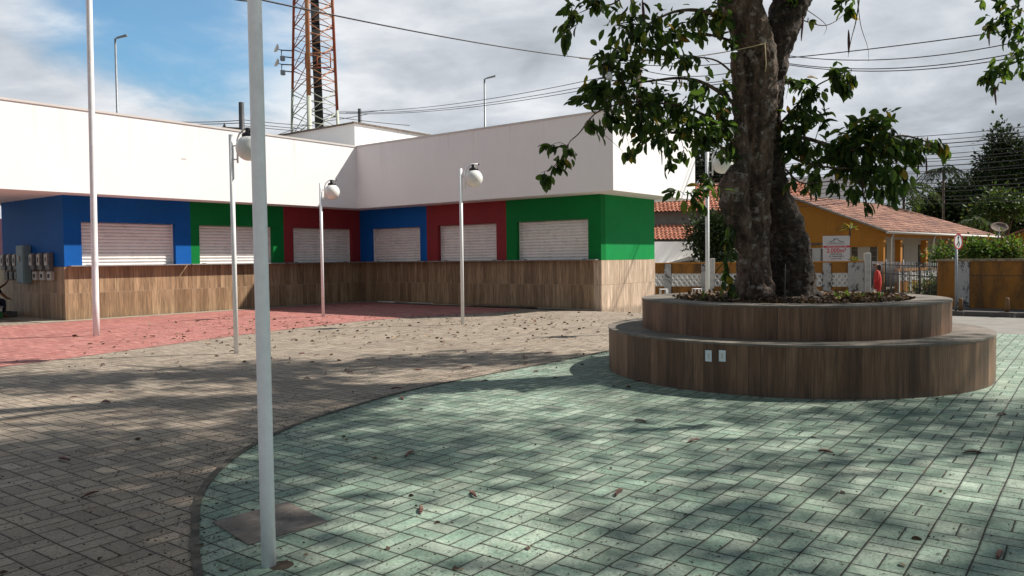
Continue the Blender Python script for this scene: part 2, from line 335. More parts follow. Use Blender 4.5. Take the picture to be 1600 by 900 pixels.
# ------------------------------------------------------------------ helpers
def tag(o, label=None, cat=None, group=None, kind=None):
    if label: o['label'] = label
    if cat: o['category'] = cat
    if group: o['group'] = group
    if kind: o['kind'] = kind
    return o
def thing(name, label, cat, loc=(0, 0, 0), rz=0, group=None):
    o = bpy.data.objects.new(name, None); col.objects.link(o); o.empty_display_size = .2
    o.location = loc; o.rotation_euler = (0, 0, rz); return tag(o, label, cat, group)
class MB:
    def __init__(s): s.bm = bmesh.new()
    def box(s, x0, x1, y0, y1, z0, z1, bevel=0):
        vs = [s.bm.verts.new(p) for p in ((x0, y0, z0), (x1, y0, z0), (x1, y1, z0), (x0, y1, z0), (x0, y0, z1), (x1, y0, z1), (x1, y1, z1), (x0, y1, z1))]
        fs = [s.bm.faces.new([vs[i] for i in f]) for f in ((0, 3, 2, 1), (4, 5, 6, 7), (0, 1, 5, 4), (1, 2, 6, 5), (2, 3, 7, 6), (3, 0, 4, 7))]
        if bevel: bmesh.ops.bevel(s.bm, geom=list({e for f in fs for e in f.edges}), offset=bevel, segments=1, affect='EDGES')
        return s
    def prism(s, pts, z0, z1):
        lo = [s.bm.verts.new((p[0], p[1], z0)) for p in pts]; hi = [s.bm.verts.new((p[0], p[1], z1)) for p in pts]
        n = len(pts)
        s.bm.faces.new(lo[::-1]); s.bm.faces.new(hi)
        for i in range(n): s.bm.faces.new((lo[i], lo[(i+1) % n], hi[(i+1) % n], hi[i]))
        return s
    def poly(s, pts):
        s.bm.faces.new([s.bm.verts.new(p) for p in pts]); return s
    def hull(s, lo, hi):   # solid between two same-length 3D loops
        a = [s.bm.verts.new(p) for p in lo]; b = [s.bm.verts.new(p) for p in hi]; n = len(a)
        s.bm.faces.new(a[::-1]); s.bm.faces.new(b)
        for i in range(n): s.bm.faces.new((a[i], a[(i+1) % n], b[(i+1) % n], b[i]))
        return s
    def tube(s, path, rad, seg=8, cap=True):
        path = [Vector(p) for p in path]
        if not hasattr(rad, '__len__'): rad = [rad]*len(path)
        rings = []; up = None
        for i, p in enumerate(path):
            d = (path[min(i+1, len(path)-1)]-path[max(i-1, 0)]).normalized()
            if up is None: up = d.orthogonal().normalized()
            up = (up-d*up.dot(d)); up = up.normalized() if up.length > 1e-6 else d.orthogonal().normalized()
            sd_ = d.cross(up)
            rings.append([s.bm.verts.new(p+(up*math.cos(a)+sd_*math.sin(a))*rad[i]) for a in [2*math.pi*k/seg for k in range(seg)]])
        for A, B in zip(rings, rings[1:]):
            for k in range(seg):
                f = s.bm.faces.new((A[k], A[(k+1) % seg], B[(k+1) % seg], B[k])); f.smooth = True
        if cap: s.bm.faces.new(rings[0][::-1]); s.bm.faces.new(rings[-1])
        return s
    def lathe(s, prof, c=(0, 0, 0), seg=24, smooth=True):
        rings = []
        for r, z in prof:
            if r < 1e-5: rings.append([s.bm.verts.new((c[0], c[1], c[2]+z))])
            else: rings.append([s.bm.verts.new((c[0]+r*math.cos(2*math.pi*k/seg), c[1]+r*math.sin(2*math.pi*k/seg), c[2]+z)) for k in range(seg)])
        for A, B in zip(rings, rings[1:]):
            for k in range(seg):
                k2 = (k+1) % seg
                if len(A) == 1 and len(B) == 1: continue
                if len(A) == 1: f = s.bm.faces.new((A[0], B[k2], B[k]))
                elif len(B) == 1: f = s.bm.faces.new((A[k], A[k2], B[0]))
                else: f = s.bm.faces.new((A[k], A[k2], B[k2], B[k]))
                f.smooth = smooth
        return s
    def ball(s, c, r, seg=24):
        return s.lathe([(r*math.sin(math.pi*i/14), -r*math.cos(math.pi*i/14)) for i in range(15)], c, seg)
    def xf(s, Mx): s.bm.transform(Mx); return s
    def build(s, name, m, parent=None, loc=None, fixn=True):
        me = bpy.data.meshes.new(name)
        if fixn: bmesh.ops.recalc_face_normals(s.bm, faces=s.bm.faces)
        s.bm.to_mesh(me); s.bm.free()
        me.materials.append(m); o = bpy.data.objects.new(name, me); col.objects.link(o)
        if parent: o.parent = parent
        if loc: o.location = loc
        return o
def kids(o): return list(o.children)
def copy_tree(o, parent=None):
    c = o.copy(); col.objects.link(c); c.parent = parent
    for ch in list(o.children): copy_tree(ch, c)
    return c
def text(parent, s, size, m, loc, rot, name='lettering', extrude=.002, sx=1.0):
    cu = bpy.data.curves.new('txt', 'FONT'); cu.body = s; cu.size = size; cu.extrude = extrude; cu.align_x = 'CENTER'; cu.offset = size*.012
    tmp = bpy.data.objects.new('txt', cu); col.objects.link(tmp)
    me = bpy.data.meshes.new_from_object(tmp.evaluated_get(bpy.context.evaluated_depsgraph_get()))
    bpy.data.objects.remove(tmp); bpy.data.curves.remove(cu)
    me.materials.clear(); me.materials.append(m); me.name = name
    o = bpy.data.objects.new(name, me); col.objects.link(o); o.parent = parent; o.location = loc; o.rotation_euler = rot; o.scale = (sx, 1, 1)
    return o
def add_tone(me, tones):
    a = me.attributes.new('tone', 'FLOAT', 'POINT'); a.data.foreach_set('value', tones)

# leaves: numpy built, every leaf a folded pointed blade
LEAF = np.array([(0, 0, 0), (.18, .24, .07), (.42, .37, .10), (.70, .30, .07), (.90, .12, .0), (1, 0, -.08), (.90, -.12, .0), (.70, -.30, .07), (.42, -.37, .10), (.18, -.24, .07), (.5, 0, 0)])
LF = np.array([(k, 10, (k+1) % 10) for k in range(10)])
BL = np.array([(0, 0, 0), (.45, .32, .08), (1, 0, 0), (.45, -.32, .08)]); BF = np.array([(0, 1, 2), (0, 2, 3)])
def blades(pos, dirs, size, tone, width=.5, simple=False, name='leaves'):
    pos = np.asarray(pos, float); dirs = np.asarray(dirs, float); n = len(pos)
    dirs /= np.linalg.norm(dirs, axis=1)[:, None]+1e-9
    up = rng.normal(size=(n, 3))*.6+np.array([0, 0, 1.0]); sd_ = np.cross(up, dirs); sd_ /= np.linalg.norm(sd_, axis=1)[:, None]+1e-9
    nn = np.cross(dirs, sd_)
    T = BL if simple else LEAF; FF = BF if simple else LF
    size = np.broadcast_to(size, (n,))[:, None, None]
    V = pos[:, None, :]+size*(T[None, :, 0:1]*dirs[:, None, :]+T[None, :, 1:2]*2*width*sd_[:, None, :]+T[None, :, 2:3]*nn[:, None, :])
    k = len(T); faces = (FF[None]+np.arange(n)[:, None, None]*k).reshape(-1, 3)
    me = bpy.data.meshes.new(name); V = V.reshape(-1, 3)
    me.vertices.add(len(V)); me.vertices.foreach_set('co', V.ravel())
    me.loops.add(len(faces)*3); me.loops.foreach_set('vertex_index', faces.ravel())
    me.polygons.add(len(faces)); me.polygons.foreach_set('loop_start', np.arange(len(faces))*3); me.polygons.foreach_set('loop_total', np.full(len(faces), 3))
    me.update(calc_edges=True); add_tone(me, np.repeat(tone, k)); return me
def leafobj(me, m, parent, name):
    me.materials.append(m); me.name = name; o = bpy.data.objects.new(name, me); col.objects.link(o); o.parent = parent; return o
def in_ell(n, c, r):
    d = rng.normal(size=(n, 3)); d /= np.linalg.norm(d, axis=1)[:, None]; q = rng.random(n)[:, None]**(1/2.4)
    return np.array(c)+d*q*np.array(r)
def crown(ells, size, per, clumps=True):
    """leaf positions gathered in clumps through the volume of a set of ellipsoids"""
    P = []; D = []
    for c, r, n in ells:
        cc = in_ell(max(3, n//per), c, r); 
        for q in cc:
            k = per; p = q+rng.normal(size=(k, 3))*size*1.35; P.append(p)
            d = (p-q)+rng.normal(size=(k, 3))*size*.5+np.array([0, 0, -.25*size]); D.append(d)
    return np.concatenate(P), np.concatenate(D)

# ------------------------------------------------------------------ ground
UA = R(37.8); U = Vector((math.sin(UA), math.cos(UA))); V = Vector((U.y, -U.x))
I0 = Vector((-5.514, 28.732)); O0 = I0+10.209*V
def h(d):
    q = min(1, max(0, (d+1.0)/4.2)); return -.3*q*q*(3-2*q)
def dz(x, y): return h((Vector((x, y))-O0).dot(U))
def ad(a, d): p = O0+V*a+U*d; return (p.x, p.y)
DS = [-300, -60, -12, -1.2, -.8, -.4, 0, .4, .8, 1.2, 1.6, 2, 2.4, 2.8, 3.2, 6.2, 20, 80, 700]
def strip(name, a0, a1, d0, d1, lift, m, label=None):
    ds = [d0]+[d for d in DS if d0 < d < d1]+[d1]; b = bmesh.new(); prev = None
    for d in ds:
        cur = [b.verts.new((*ad(a, d), h(d)+lift)) for a in (a0, a1)]
        if prev: b.faces.new((prev[0], prev[1], cur[1], cur[0]))
        prev = cur
    me = bpy.data.meshes.new(name); b.to_mesh(me); b.free(); me.materials.append(m)
    o = bpy.data.objects.new(name, me); col.objects.link(o); o['kind'] = 'structure'; return o
strip('ground', -500, 500, -300, 700, -.012, M['earth'])
strip('plaza_paving', -45, 4.4, -70, 2.6, 0, M['brown_pav'])
strip('plaza_paving', 4.4, 40, -70, -2.3, 0, M['brown_pav'])
strip('road', 4.4, 80, -2.3, 6.35, 0, M['asphalt'])
strip('road', -60, 4.4, 2.6, 6.35, 0, M['asphalt'])
def catmull(P, n=8, closed=False):
    out = []; P = [Vector(p) for p in P]; N = len(P)
    for i in range(N if closed else N-1):
        g = (lambda k: P[k % N]) if closed else (lambda k: P[min(max(k, 0), N-1)])
        a, b, c, d = g(i-1), g(i), g(i+1), g(i+2)
        for k in range(n):
            t_ = k/n; out.append(.5*((2*b)+(c-a)*t_+(2*a-5*b+4*c-d)*t_*t_+(3*b-a-3*c+d)*t_**3))
    if not closed: out.append(P[-1])
    return out
def sheet(name, pts, z, m):
    b = bmesh.new(); f = b.faces.new([b.verts.new((p[0], p[1], z)) for p in pts])
    if f.normal.z < 0 or True:
        f.normal_update()
        if f.normal.z < 0: f.normal_flip()
    bmesh.ops.triangulate(b, faces=b.faces); me = bpy.data.meshes.new(name); b.to_mesh(me); b.free(); me.materials.append(m)
    o = bpy.data.objects.new(name, me); col.objects.link(o); o['kind'] = 'structure'; return o
gedge = catmull([(.4, 1.2), (-.75, 2.4), (-1.36, 3.45), (-1.72, 4.24), (-2.02, 5.1), (-2.12, 6.0), (-2.02, 6.9), (-1.78, 7.65), (-1.18, 8.91), (-.34, 10.05), (.94, 11.69), (1.63, 12.6), (2.9, 14.0), (4.6, 15.0), (6.2, 15.2), (7.6, 14.95)], 8)
right = [ad(a, -2.32) for a in (9.4, 25)]
sheet('green_paving', [tuple(p) for p in gedge]+right+[(20, -1), (2, -1)], .005, M['green_pav'])
# raised concrete edging of the green field
b = MB(); P = [p.to_3d() for p in gedge]
inn = []; out = []
for i, p in enumerate(P):
    d = (P[min(i+1, len(P)-1)]-P[max(i-1, 0)]).normalized(); nrm = Vector((-d.y, d.x, 0)); inn.append(p); out.append(p+nrm*(.046+.008*math.sin(i*1.7)*math.sin(i*.6)))
for i in range(len(P)-1):
    if i % 3 == 2: e = .004
    q = [inn[i], inn[i+1], out[i+1], out[i]]; zt_ = .013+.002*math.sin(i*2.1)
    vs = [b.bm.verts.new((v_.x, v_.y, 0.0)) for v_ in q]+[b.bm.verts.new((v_.x, v_.y, .013)) for v_ in q]
    for f in ((4, 5, 6, 7), (0, 1, 5, 4), (2, 3, 7, 6)): b.bm.faces.new([vs[k] for k in f])
bmesh.ops.remove_doubles(b.bm, verts=b.bm.verts, dist=.0005)
b.build('paving_edging', M['kerb'])['kind'] = 'structure'
redge = catmull([(-22, -2), (-12, 5.5), (-8.2, 10.6), (-7.35, 11.75), (-6.55, 13.6), (-5.75, 15.6), (-4.75, 17.6), (-3.7, 19.3), (-2.5, 20.5), (-1.1, 21.4), (-.1, 22.3), (.35, 23.1)], 6)
wallside = [tuple(I0+V*.42-U*.42), tuple(I0-U*30+V*.42)]
sheet('red_paving', [tuple(p) for p in redge]+wallside+[(-40, -2)], .005, M['red_pav'])
# cement strip at the foot of the walls
sheet('cement_strip', [tuple(I0-U*10.17+V*.0), tuple(I0-U*10.17+V*.42), tuple(I0-U*.42+V*.42), tuple(I0+V*9.9-U*.42), tuple(O0-U*.08), tuple(I0)], .010, M['strip'])
sheet('cement_apron', [tuple(I0-U*10.17+V*.42), tuple(I0-U*10.17-V*5), tuple(I0-U*10.9-V*5), tuple(I0-U*10.9+V*.42)], .0115, M['strip'])
# far kerb and pavement
def block(name, a0, a1, d0, d1, z0, z1, m, kind='structure'):
    p = [ad(a0, d0), ad(a1, d0), ad(a1, d1), ad(a0, d1)]; o = MB().prism(p, z0, z1).build(name, m); o['kind'] = kind; return o
M['kerbfar'] = stained('far_kerb', (.09, .08, .075), (.35, .33, .30), .56, .60, 3.0)
block('kerb', -60, 80, 6.36, 6.50, -.31, -.165, M['kerbfar'])
block('sidewalk', -60, 80, 6.505, 9.4, -.31, -.18, M['darkpav'])

# small concrete inspection cover
o = sheet('cover_tmp', [g for g in ((-1.735, 4.46), (-1.40, 4.83), (-1.07, 4.45), (-1.41, 4.09))], .0, M['cover']); bpy.data.objects.remove(o)
b = MB(); b.prism([(-.33, .0), (-.0, -.37), (.335, -.01), (.0, .36)][::1], 0, .012)
o = b.build('inspection_cover', M['cover'], None, (-1.405, 4.465, .0)); tag(o, 'square grey concrete inspection cover set in green paving behind near flagpole', 'cover')
b = MB(); b.lathe([(0, .002), (.04, .002), (.062, .0)], (0, 0, 0), 9)
o = b.build('soil_patch', M['soil'], None, (-1.15, 3.82, .006)); o['kind'] = 'structure'

# ------------------------------------------------------------------ kiosk building (local x = V, local y = U, origin at the inner corner)
ZC, ZS, ZT = 1.424, 3.306, 5.46
bld = thing('kiosk_building', 'L-shaped market kiosk building with white roof band and blue, green and red shutter bays', 'building', (I0.x, I0.y, 0), -UA)
T = .24
Hh = dict(rows=0)
def facade(side, c0, c1, o0, o1, m, nm):
    """coloured bay c0..c1 with an opening o0..o1, on the left (x=0) or right (y=0) wing"""
    zo = 2.625; b = MB()
    parts = [(c0, o0, ZC, ZS), (o1, c1, ZC, ZS), (o0, o1, zo, ZS)]
    for a0, a1, z0, z1 in parts:
        if side == 'L': b.box(-T, 0, -a1, -a0, z0, z1)
        else: b.box(a0, a1, 0, T, z0, z1)
    w_ = b.build('painted_wall', M[m], bld); w_['label'] = nm+' painted wall around a shutter'
    # shutter
    b = MB(); n = 13; pitch = (zo-ZC)/n; prof = []
    for k in range(n):
        z0 = ZC+k*pitch
        prof += [(.215, z0), (.186, z0+.010), (.172, z0+pitch*.35), (.176, z0+pitch*.72), (.190, z0+pitch-.016), (.215, z0+pitch-.008)]
    prof.append((.215, zo))
    for (d0, z0), (d1, z1) in zip(prof, prof[1:]):
        if side == 'L': q = [(-d0, -o1, z0), (-d0, -o0, z0), (-d1, -o0, z1), (-d1, -o1, z1)]
        else: q = [(o0, d0, z0), (o1, d0, z0), (o1, d1, z1), (o0, d1, z1)]
        b.poly(q)
    bmesh.ops.remove_doubles(b.bm, verts=b.bm.verts, dist=1e-4)
    sh = b.build('roller_shutter', M['shutter'], bld)
    for e in (o0, o1-.035):
        b2 = MB()
        if side == 'L': b2.box(-.175, -.14, -e-.035, -e, ZC, zo)
        else: b2.box(e, e+.035, .14, .175, ZC, zo)
        b2.build('guide_rail', M['shutter'], sh)
    for e in (o0+.22, o1-.22):
        b3 = MB()
        if side == 'L': b3.box(-.168, -.12, -e-.06, -e+.06, ZC+.015, ZC+.045, .004)
        else: b3.box(e-.06, e+.06, .12, .168, ZC+.015, ZC+.045, .004)
        b3.build('latch', M['darkmetal'], sh)
    b = MB(); e0, e1 = o0-.33, o1+.38
    e0 = max(e0, .03)
    if side == 'L': b.box(-T+.02, .225, -e1, -e0, ZC-.004, ZC+.026, .004)
    else: e1 = min(e1, 10.15); b.box(e0, e1, -.225, T-.02, ZC-.004, ZC+.026, .004)
    b.build('counter', M['counter'], bld)
facade('L', 6.60, 10.17, 7.08, 9.72, 'blue', 'blue')
facade('L', 3.30, 6.60, 3.72, 6.32, 'greenbay_shaded', 'green')
facade('L', 0.0, 3.30, .37, 2.92, 'red', 'dark red')
facade('R', 0.0, 3.36, .57, 3.04, 'blue', 'blue')
facade('R', 3.36, 6.78, 3.87, 6.38, 'red', 'dark red')
facade('R', 6.78, 10.209, 7.18, 9.78, 'greenbay_shaded', 'green')
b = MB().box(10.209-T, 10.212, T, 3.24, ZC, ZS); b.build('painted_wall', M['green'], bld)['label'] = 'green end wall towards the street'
b = MB().box(-4.08, -T, -10.17, -10.17+T, ZC, ZS).box(-4.08, -4.0, -10.0, 3.2, ZC, ZS); b.build('painted_wall', M['blue'], bld)['label'] = 'blue end wall with the meter boxes'
# wood-look tile dado, butted at corners
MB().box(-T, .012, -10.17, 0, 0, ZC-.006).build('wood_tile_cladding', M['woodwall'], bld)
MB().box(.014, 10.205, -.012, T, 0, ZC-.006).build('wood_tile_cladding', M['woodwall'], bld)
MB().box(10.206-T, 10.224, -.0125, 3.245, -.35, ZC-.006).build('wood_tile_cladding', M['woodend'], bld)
MB().box(-4.1, .0125, -10.184, -10.171, -.1, ZC-.006).build('wood_tile_cladding', M['woodwall'], bld)
MB().box(-4.09, -3.99, -10.17, 3.2, -.1, ZC-.006).build('wood_tile_cladding', M['woodwall'], bld)
MB().box(-3.9, -.3, -10.0, 3.1, ZC-.3, ZC-.25).box(-.3, 10.0, .3, 3.1, ZC-.3, ZC-.25).build('inner_floor', M['strip'], bld)
MB().box(-4.0, 10.04, 3.1, 3.23, -.3, ZS).build('rear_wall', M['white'], bld)
# roof band
foot = [(-5.3, -14), (.829, -14), (.829, -.829), (11.11, -.829), (11.11, 4.3), (-5.3, 4.3)]
MB().prism(foot, ZS, ZT).build('roof_band', M['white'], bld)
e = .022; foot2 = [(-5.3-e, -14-e), (.829+e, -14-e), (.829+e, -.829-e), (11.11+e, -.829-e), (11.11+e, 4.3+e), (-5.3-e, 4.3+e)]
MB().prism(foot2, ZT-.035, ZT+.02).build('coping', M['soffit'], bld)
o = MB().box(.831, .835, -7.3, -7.15, 4.43, 4.46).build('paint_scrape', M['soffit'], bld); o.rotation_euler = (0, 0, 0)
# tank room on the roof
tk = MB().box(-9.0, -1.9, 1.5, 6.5, 5.3, 6.86).build('tank_room', M['white'], bld)
MB().hull([(-9.2, 1.42, 6.86), (-1.83, 1.42, 6.86), (-1.83, 6.7, 6.86), (-9.2, 6.7, 6.86)], [(-9.2, 1.42, 6.92), (-1.83, 1.42, 6.92), (-1.83, 6.7, 6.92), (-9.2, 6.7, 6.92)]).build('roof_slab', M['tankroof'], tk)

# meters on the shaded end wall
def meter(x, z, k, lab, low=False):
    t_ = thing('electric_meter', lab, 'meter box', (I0.x+V.x*x-U.x*10.186, I0.y+V.y*x-U.y*10.186, z), -UA, 'meter boxes on the blue end wall')
    if not low:
        MB().box(-.13, .13, -.12, 0, 0, .46, .01).build('housing', M['meter'], t_)
        MB().box(-.10, .075, -.155, -.121, .12, .43, .01).build('cover', M['meterface'], t_)
        MB().box(-.035, .03, -.158, -.156, .20+.02*(k % 2), .34).build('dial_window', M['shade'], t_)
        MB().tube([(-.0, -.06, 0), (.03, -.06, -.10), (.10, -.05, -.17)], .018, 6).build('conduit', M['meter'], t_)
    else:
        MB().box(-.13, .13, -.10, 0, 0, .24, .01).build('housing', M['meterface' if x > -2 else 'black'], t_)
        MB().box(-.07, .05, -.105, -.101, .07, .17).build('switch_window', M['shade' if x > -2 else 'meter'], t_)
for k, (x, nm) in enumerate([(-3.72, 'farthest left, beyond the tall cabinet'), (-3.28, 'second from the left'), (-2.86, 'just left of the tall cabinet'), (-1.72, 'just right of the tall cabinet'), (-1.22, 'second from the wall corner'), (-.74, 'nearest the wall corner')]):
    meter(x, 1.34, k, 'electric meter in the upper row, '+nm)
for k, (x, nm) in enumerate([(-3.6, 'black switch box in the lower row, leftmost'), (-3.24, 'black switch box in the lower row, middle of three'), (-2.88, 'black switch box in the lower row, beside the tall cabinet'), (-1.62, 'pale switch box in the lower row, nearest the tall cabinet'), (-1.16, 'pale switch box in the lower row, middle of three'), (-.70, 'pale switch box in the lower row, nearest the wall corner')]):
    meter(x, 1.06, k, nm, True)
t_ = thing('electric_cabinet', 'tall narrow blue-grey electrical cabinet mounted between the meters on the end wall', 'cabinet', (I0.x-V.x*2.28-U.x*10.186, I0.y-V.y*2.28-U.y*10.186, .96), -UA)
MB().box(-.25, .25, -.2, 0, 0, 1.06, .01).build('cabinet_body', M['cabinet'], t_)
MB().box(-.22, .22, -.214, -.201, .03, 1.03, .005).build('cabinet_door', M['cabinet'], t_)
MB().box(-.03, .03, -.25, -.215, .62, .78, .01).build('handle', M['meterface'], t_)

# loose poles and boards left along the shaded wall
def longpiece(x0, x1, y, r_, m, lab, name, z=.03, k=2):
    o = None; b = MB()
    for j in range(k): b.tube([(x0+.13*j, y+.07*j, z+.01), (x1-.2*j, y-.05+.06*j, z+.01*j)], r_, 6)
    o = b.build(name, M[m]); o.location = (I0.x, I0.y, 0); o.rotation_euler = (0, 0, -UA); tag(o, lab, 'pole'); return o
longpiece(1.2, 3.9, -.30, .022, 'polewhite', 'long pale metal tube lying at the foot of the shaded wall near the inner corner', 'metal_tube', k=1)
longpiece(2.2, 3.95, -.42, .02, 'timber', 'thin grey wooden batten lying beside the pale tube by the wall', 'wooden_batten', .035, 1)
longpiece(5.9, 8.2, -.34, .028, 'woodbeam', 'dark timber length lying against the shaded wall below the red and green bays', 'timber_length', .04, 1)
longpiece(5.7, 7.2, -.46, .02, 'woodbeam', 'shorter dark stick lying in front of the dark timber length', 'wooden_stick', .03, 1)

# ------------------------------------------------------------------ globe lamps
def make_lamp():
    t_ = thing('globe_lamp', 'x', 'street lamp', (0, 0, 0), 0, 'white globe lamps around the plaza')
    b = MB(); b.tube([(0, 0, -.02), (0, 0, 3.56)], .038, 14); b.build('post', M['polewhite'], t_)
    b = MB(); b.tube([(.105, 0, 3.10), (.105, 0, 3.47), (.14, 0, 3.56), (.205, 0, 3.625), (.26, 0, 3.66), (.40, 0, 3.66)], .016, 8)
    a = b.build('arm', M['polewhite'], t_)
    for z in (3.16, 3.38): MB().tube([(.03, 0, z), (.105, 0, z)], .012, 6).build('bracket', M['polewhite'], a)
    MB().ball((.415, 0, 3.66), .02, 10).build('end_plug', M['black'], a)
    MB().lathe([(0, 3.65), (.05, 3.65), (.045, 3.60), (.055, 3.595), (.055, 3.575), (.09, 3.57), (.105, 3.555), (.105, 3.52), (0, 3.52)], (.30, 0, 0), 18).build('fitting', M['black'], t_)
    MB().ball((.30, 0, 3.335), .205, 32).build('globe', M['globe'], t_)
    return t_
lamp0 = make_lamp()
LAMPS = [((-4.53, 12.86), -8, 'white globe lamp half hidden behind the near flagpole'),
         ((-5.06, 21.03), 25, 'white globe lamp standing in front of the dark red bay by the inner corner'),
         ((-1.14, 18.02), 8, 'white globe lamp standing before the red shutter bay of the right wing'),
         ((3.90, 15.7), -5, 'white globe lamp behind the round planter, left of the tree trunk')]
for i, ((x, y), rz, lab) in enumerate(LAMPS):
    o = lamp0 if i == 0 else copy_tree(lamp0)
    o.location = (x, y, 0); o.rotation_euler = (0, 0, R(rz)); o['label'] = lab

# flagpoles
def pole(x, y, r_, ht, lab, tilt):
    t_ = thing('flagpole', lab, 'flagpole', (x, y, 0), 0, 'white flagpoles'); t_.rotation_euler = (0, tilt, 0)
    b = MB(); n = 12; b.tube([(0, 0, -.05+ht*k/n) for k in range(n+1)], [r_*(1-.12*k/n) for k in range(n+1)], 28); b.build('pole', M['polewhite'], t_)
    MB().ball((0, 0, ht+.03), r_*1.3, 12).build('finial', M['polewhite'], t_)
pole(-1.212, 3.82, .0352, 6.5, 'thick white flagpole nearest the camera, standing on the green paving', R(-.1))
pole(-8.6, 16.23, .064, 9.5, 'slim white flagpole on the red paving at the left', R(.55))

# ------------------------------------------------------------------ round planter and its tree
PC = Vector((3.652, 10.416, 0)); RL, RU = 2.357, 1.903; HL, HU = .562, .946
pl = thing('tree_planter', 'two-tier round planter seat clad in wood-look tiles around the big tree', 'planter', PC)
SEG = 96
def ring(b, r0, r1, z0, z1): return b.lathe([(r0, z0), (r1, z0), (r1, z1), (r0, z1), (r0, z0)], (0, 0, 0), 118 if r1 > 2 else 96, False)
ring(MB(), RL-.3, RL, -.02, HL-.022).build('lower_tier', M['woodlow'], pl)
ring(MB(), RU-.05, RL+.006, HL-.021, HL).build('lower_bench_top', M['cap'], pl)
ring(MB(), RU-.3, RU, HL, HU-.022).build('upper_tier', M['woodup'], pl)
ring(MB(), RU-.42, RU+.006, HU-.021, HU).build('upper_rim', M['cap'], pl)
# soil
b = MB(); n = 22; g_ = {}
for i in range(1, n+1):
    for k in range(40):
        r_ = (RU-.40)*i/n; a = 2*math.pi*k/40; x, y = r_*math.cos(a), r_*math.sin(a)
        z = HU-.05+.05*mnoise.noise((x*3, y*3, 0))+.10*max(0, 1-r_/1.0)
        g_[i, k] = b.bm.verts.new((x, y, z))
cv = b.bm.verts.new((0, 0, HU+.05))
for k in range(40):
    k2 = (k+1) % 40; b.bm.faces.new((cv, g_[1, k], g_[1, k2]))
    for i in range(1, n): b.bm.faces.new((g_[i, k], g_[i+1, k], g_[i+1, k2], g_[i, k2]))
b.build('soil_bed', M['soil'], pl)
# outlet plates
for x_, lab in ((1107.5, 'left of the two'), (1129, 'right of the two')):
    d = Vector((at(x_, 556, 8).x, at(x_, 556, 8).y)); d.normalize()
    # intersect ray from camera with the lower tier
    bq = d.dot(PC.to_2d()); disc = bq*bq-(PC.to_2d().length_squared-RL*RL); P2 = d*(bq-math.sqrt(disc))
    nrm = (P2-PC.to_2d()).normalized(); ang = math.atan2(nrm.y, nrm.x)
    zc = 1.5+(_f*F_PX+_r2*(x_-800)+_u2*(450-556)).z/Vector((_f*F_PX+_r2*(x_-800)+_u2*(450-556)))[1]*P2.y
    t_ = thing('outlet_plate', 'white electrical outlet plate on the lower planter tier, '+lab, 'outlet', (P2.x+nrm.x*.003, P2.y+nrm.y*.003, zc), ang+math.pi/2, 'outlet plates on the planter')
    MB().box(-.038, .038, -.009, 0, -.062, .062, .003).build('plate', M['plate'], t_)
    b = MB(); b.box(-.02, .02, -.0115, -.0092, -.035, .035, .002); b.build('insert', M['plasticwhite'], t_)
    b = MB()
    for q in (-.010, 0, .010): b.tube([(.0 if q else .006, -.013, q*1.4), (.0 if q else .006, -.0118, q*1.4)], .0042, 8)
    b.build('socket_holes', M['black'], t_)

# the big tree
TR = PC+Vector((-.1, 0, HU-.02))
tree = thing('tree', 'big rough-barked tree with twin fused trunks growing from the round planter', 'tree', TR)
def tp(x, y, Y): return at(x, y, Y)-TR
def tube_px(L): return [tp(x, y, Y) for x, y, r_, Y in L], [r_*Y/F_PX for x, y, r_, Y in L]
A = [(1184, 492, 44, 10.30), (1180, 462, 31, 10.30), (1178, 420, 26, 10.28), (1178, 370, 24, 10.27), (1180, 325, 23, 10.25), (1183, 280, 22, 10.25), (1186, 230, 22, 10.22), (1189, 180, 24, 10.2), (1190, 140, 25, 10.2), (1187, 95, 27, 10.2), (1172, 45, 30, 10.2), (1154, 0, 30, 10.15), (1129, -60, 28, 10.0), (1085, -150, 23, 9.8)]
B = [(1243, 492, 40, 10.5), (1240, 460, 32, 10.5), (1240, 425, 31, 10.5), (1234, 385, 30, 10.5), (1224, 345, 28, 10.5), (1212, 305, 23, 10.46), (1205, 265, 21, 10.42), (1201, 225, 20, 10.38), (1201, 180, 20, 10.36), (1203, 140, 21, 10.34), (1208, 95, 23, 10.34), (1221, 45, 27, 10.38), (1237, 0, 29, 10.4), (1262, -70, 26, 10.5), (1300, -170, 22, 10.7)]
C3 = [(1222, 492, 26, 10.6), (1222, 450, 22, 10.6), (1216, 400, 22, 10.6), (1210, 340, 20, 10.6), (1206, 280, 18, 10.6)]
K = [(1170, 405, 14, 10.2), (1158, 358, 18, 10.1), (1147, 322, 22, 10.05), (1147, 290, 22, 10.05), (1156, 262, 15, 10.1)]
S = [(1160, 280, 11, 10.1), (1157, 220, 11, 10.12), (1155, 160, 11, 10.12), (1153, 115, 11, 10.12), (1150, 82, 9, 10.12)]
tx = bpy.data.textures.new('barklumps', 'CLOUDS'); tx.noise_scale = .15; tx.noise_depth = 4
tx2 = bpy.data.textures.new('barkfine', 'CLOUDS'); tx2.noise_scale = .04; tx2.noise_depth = 3
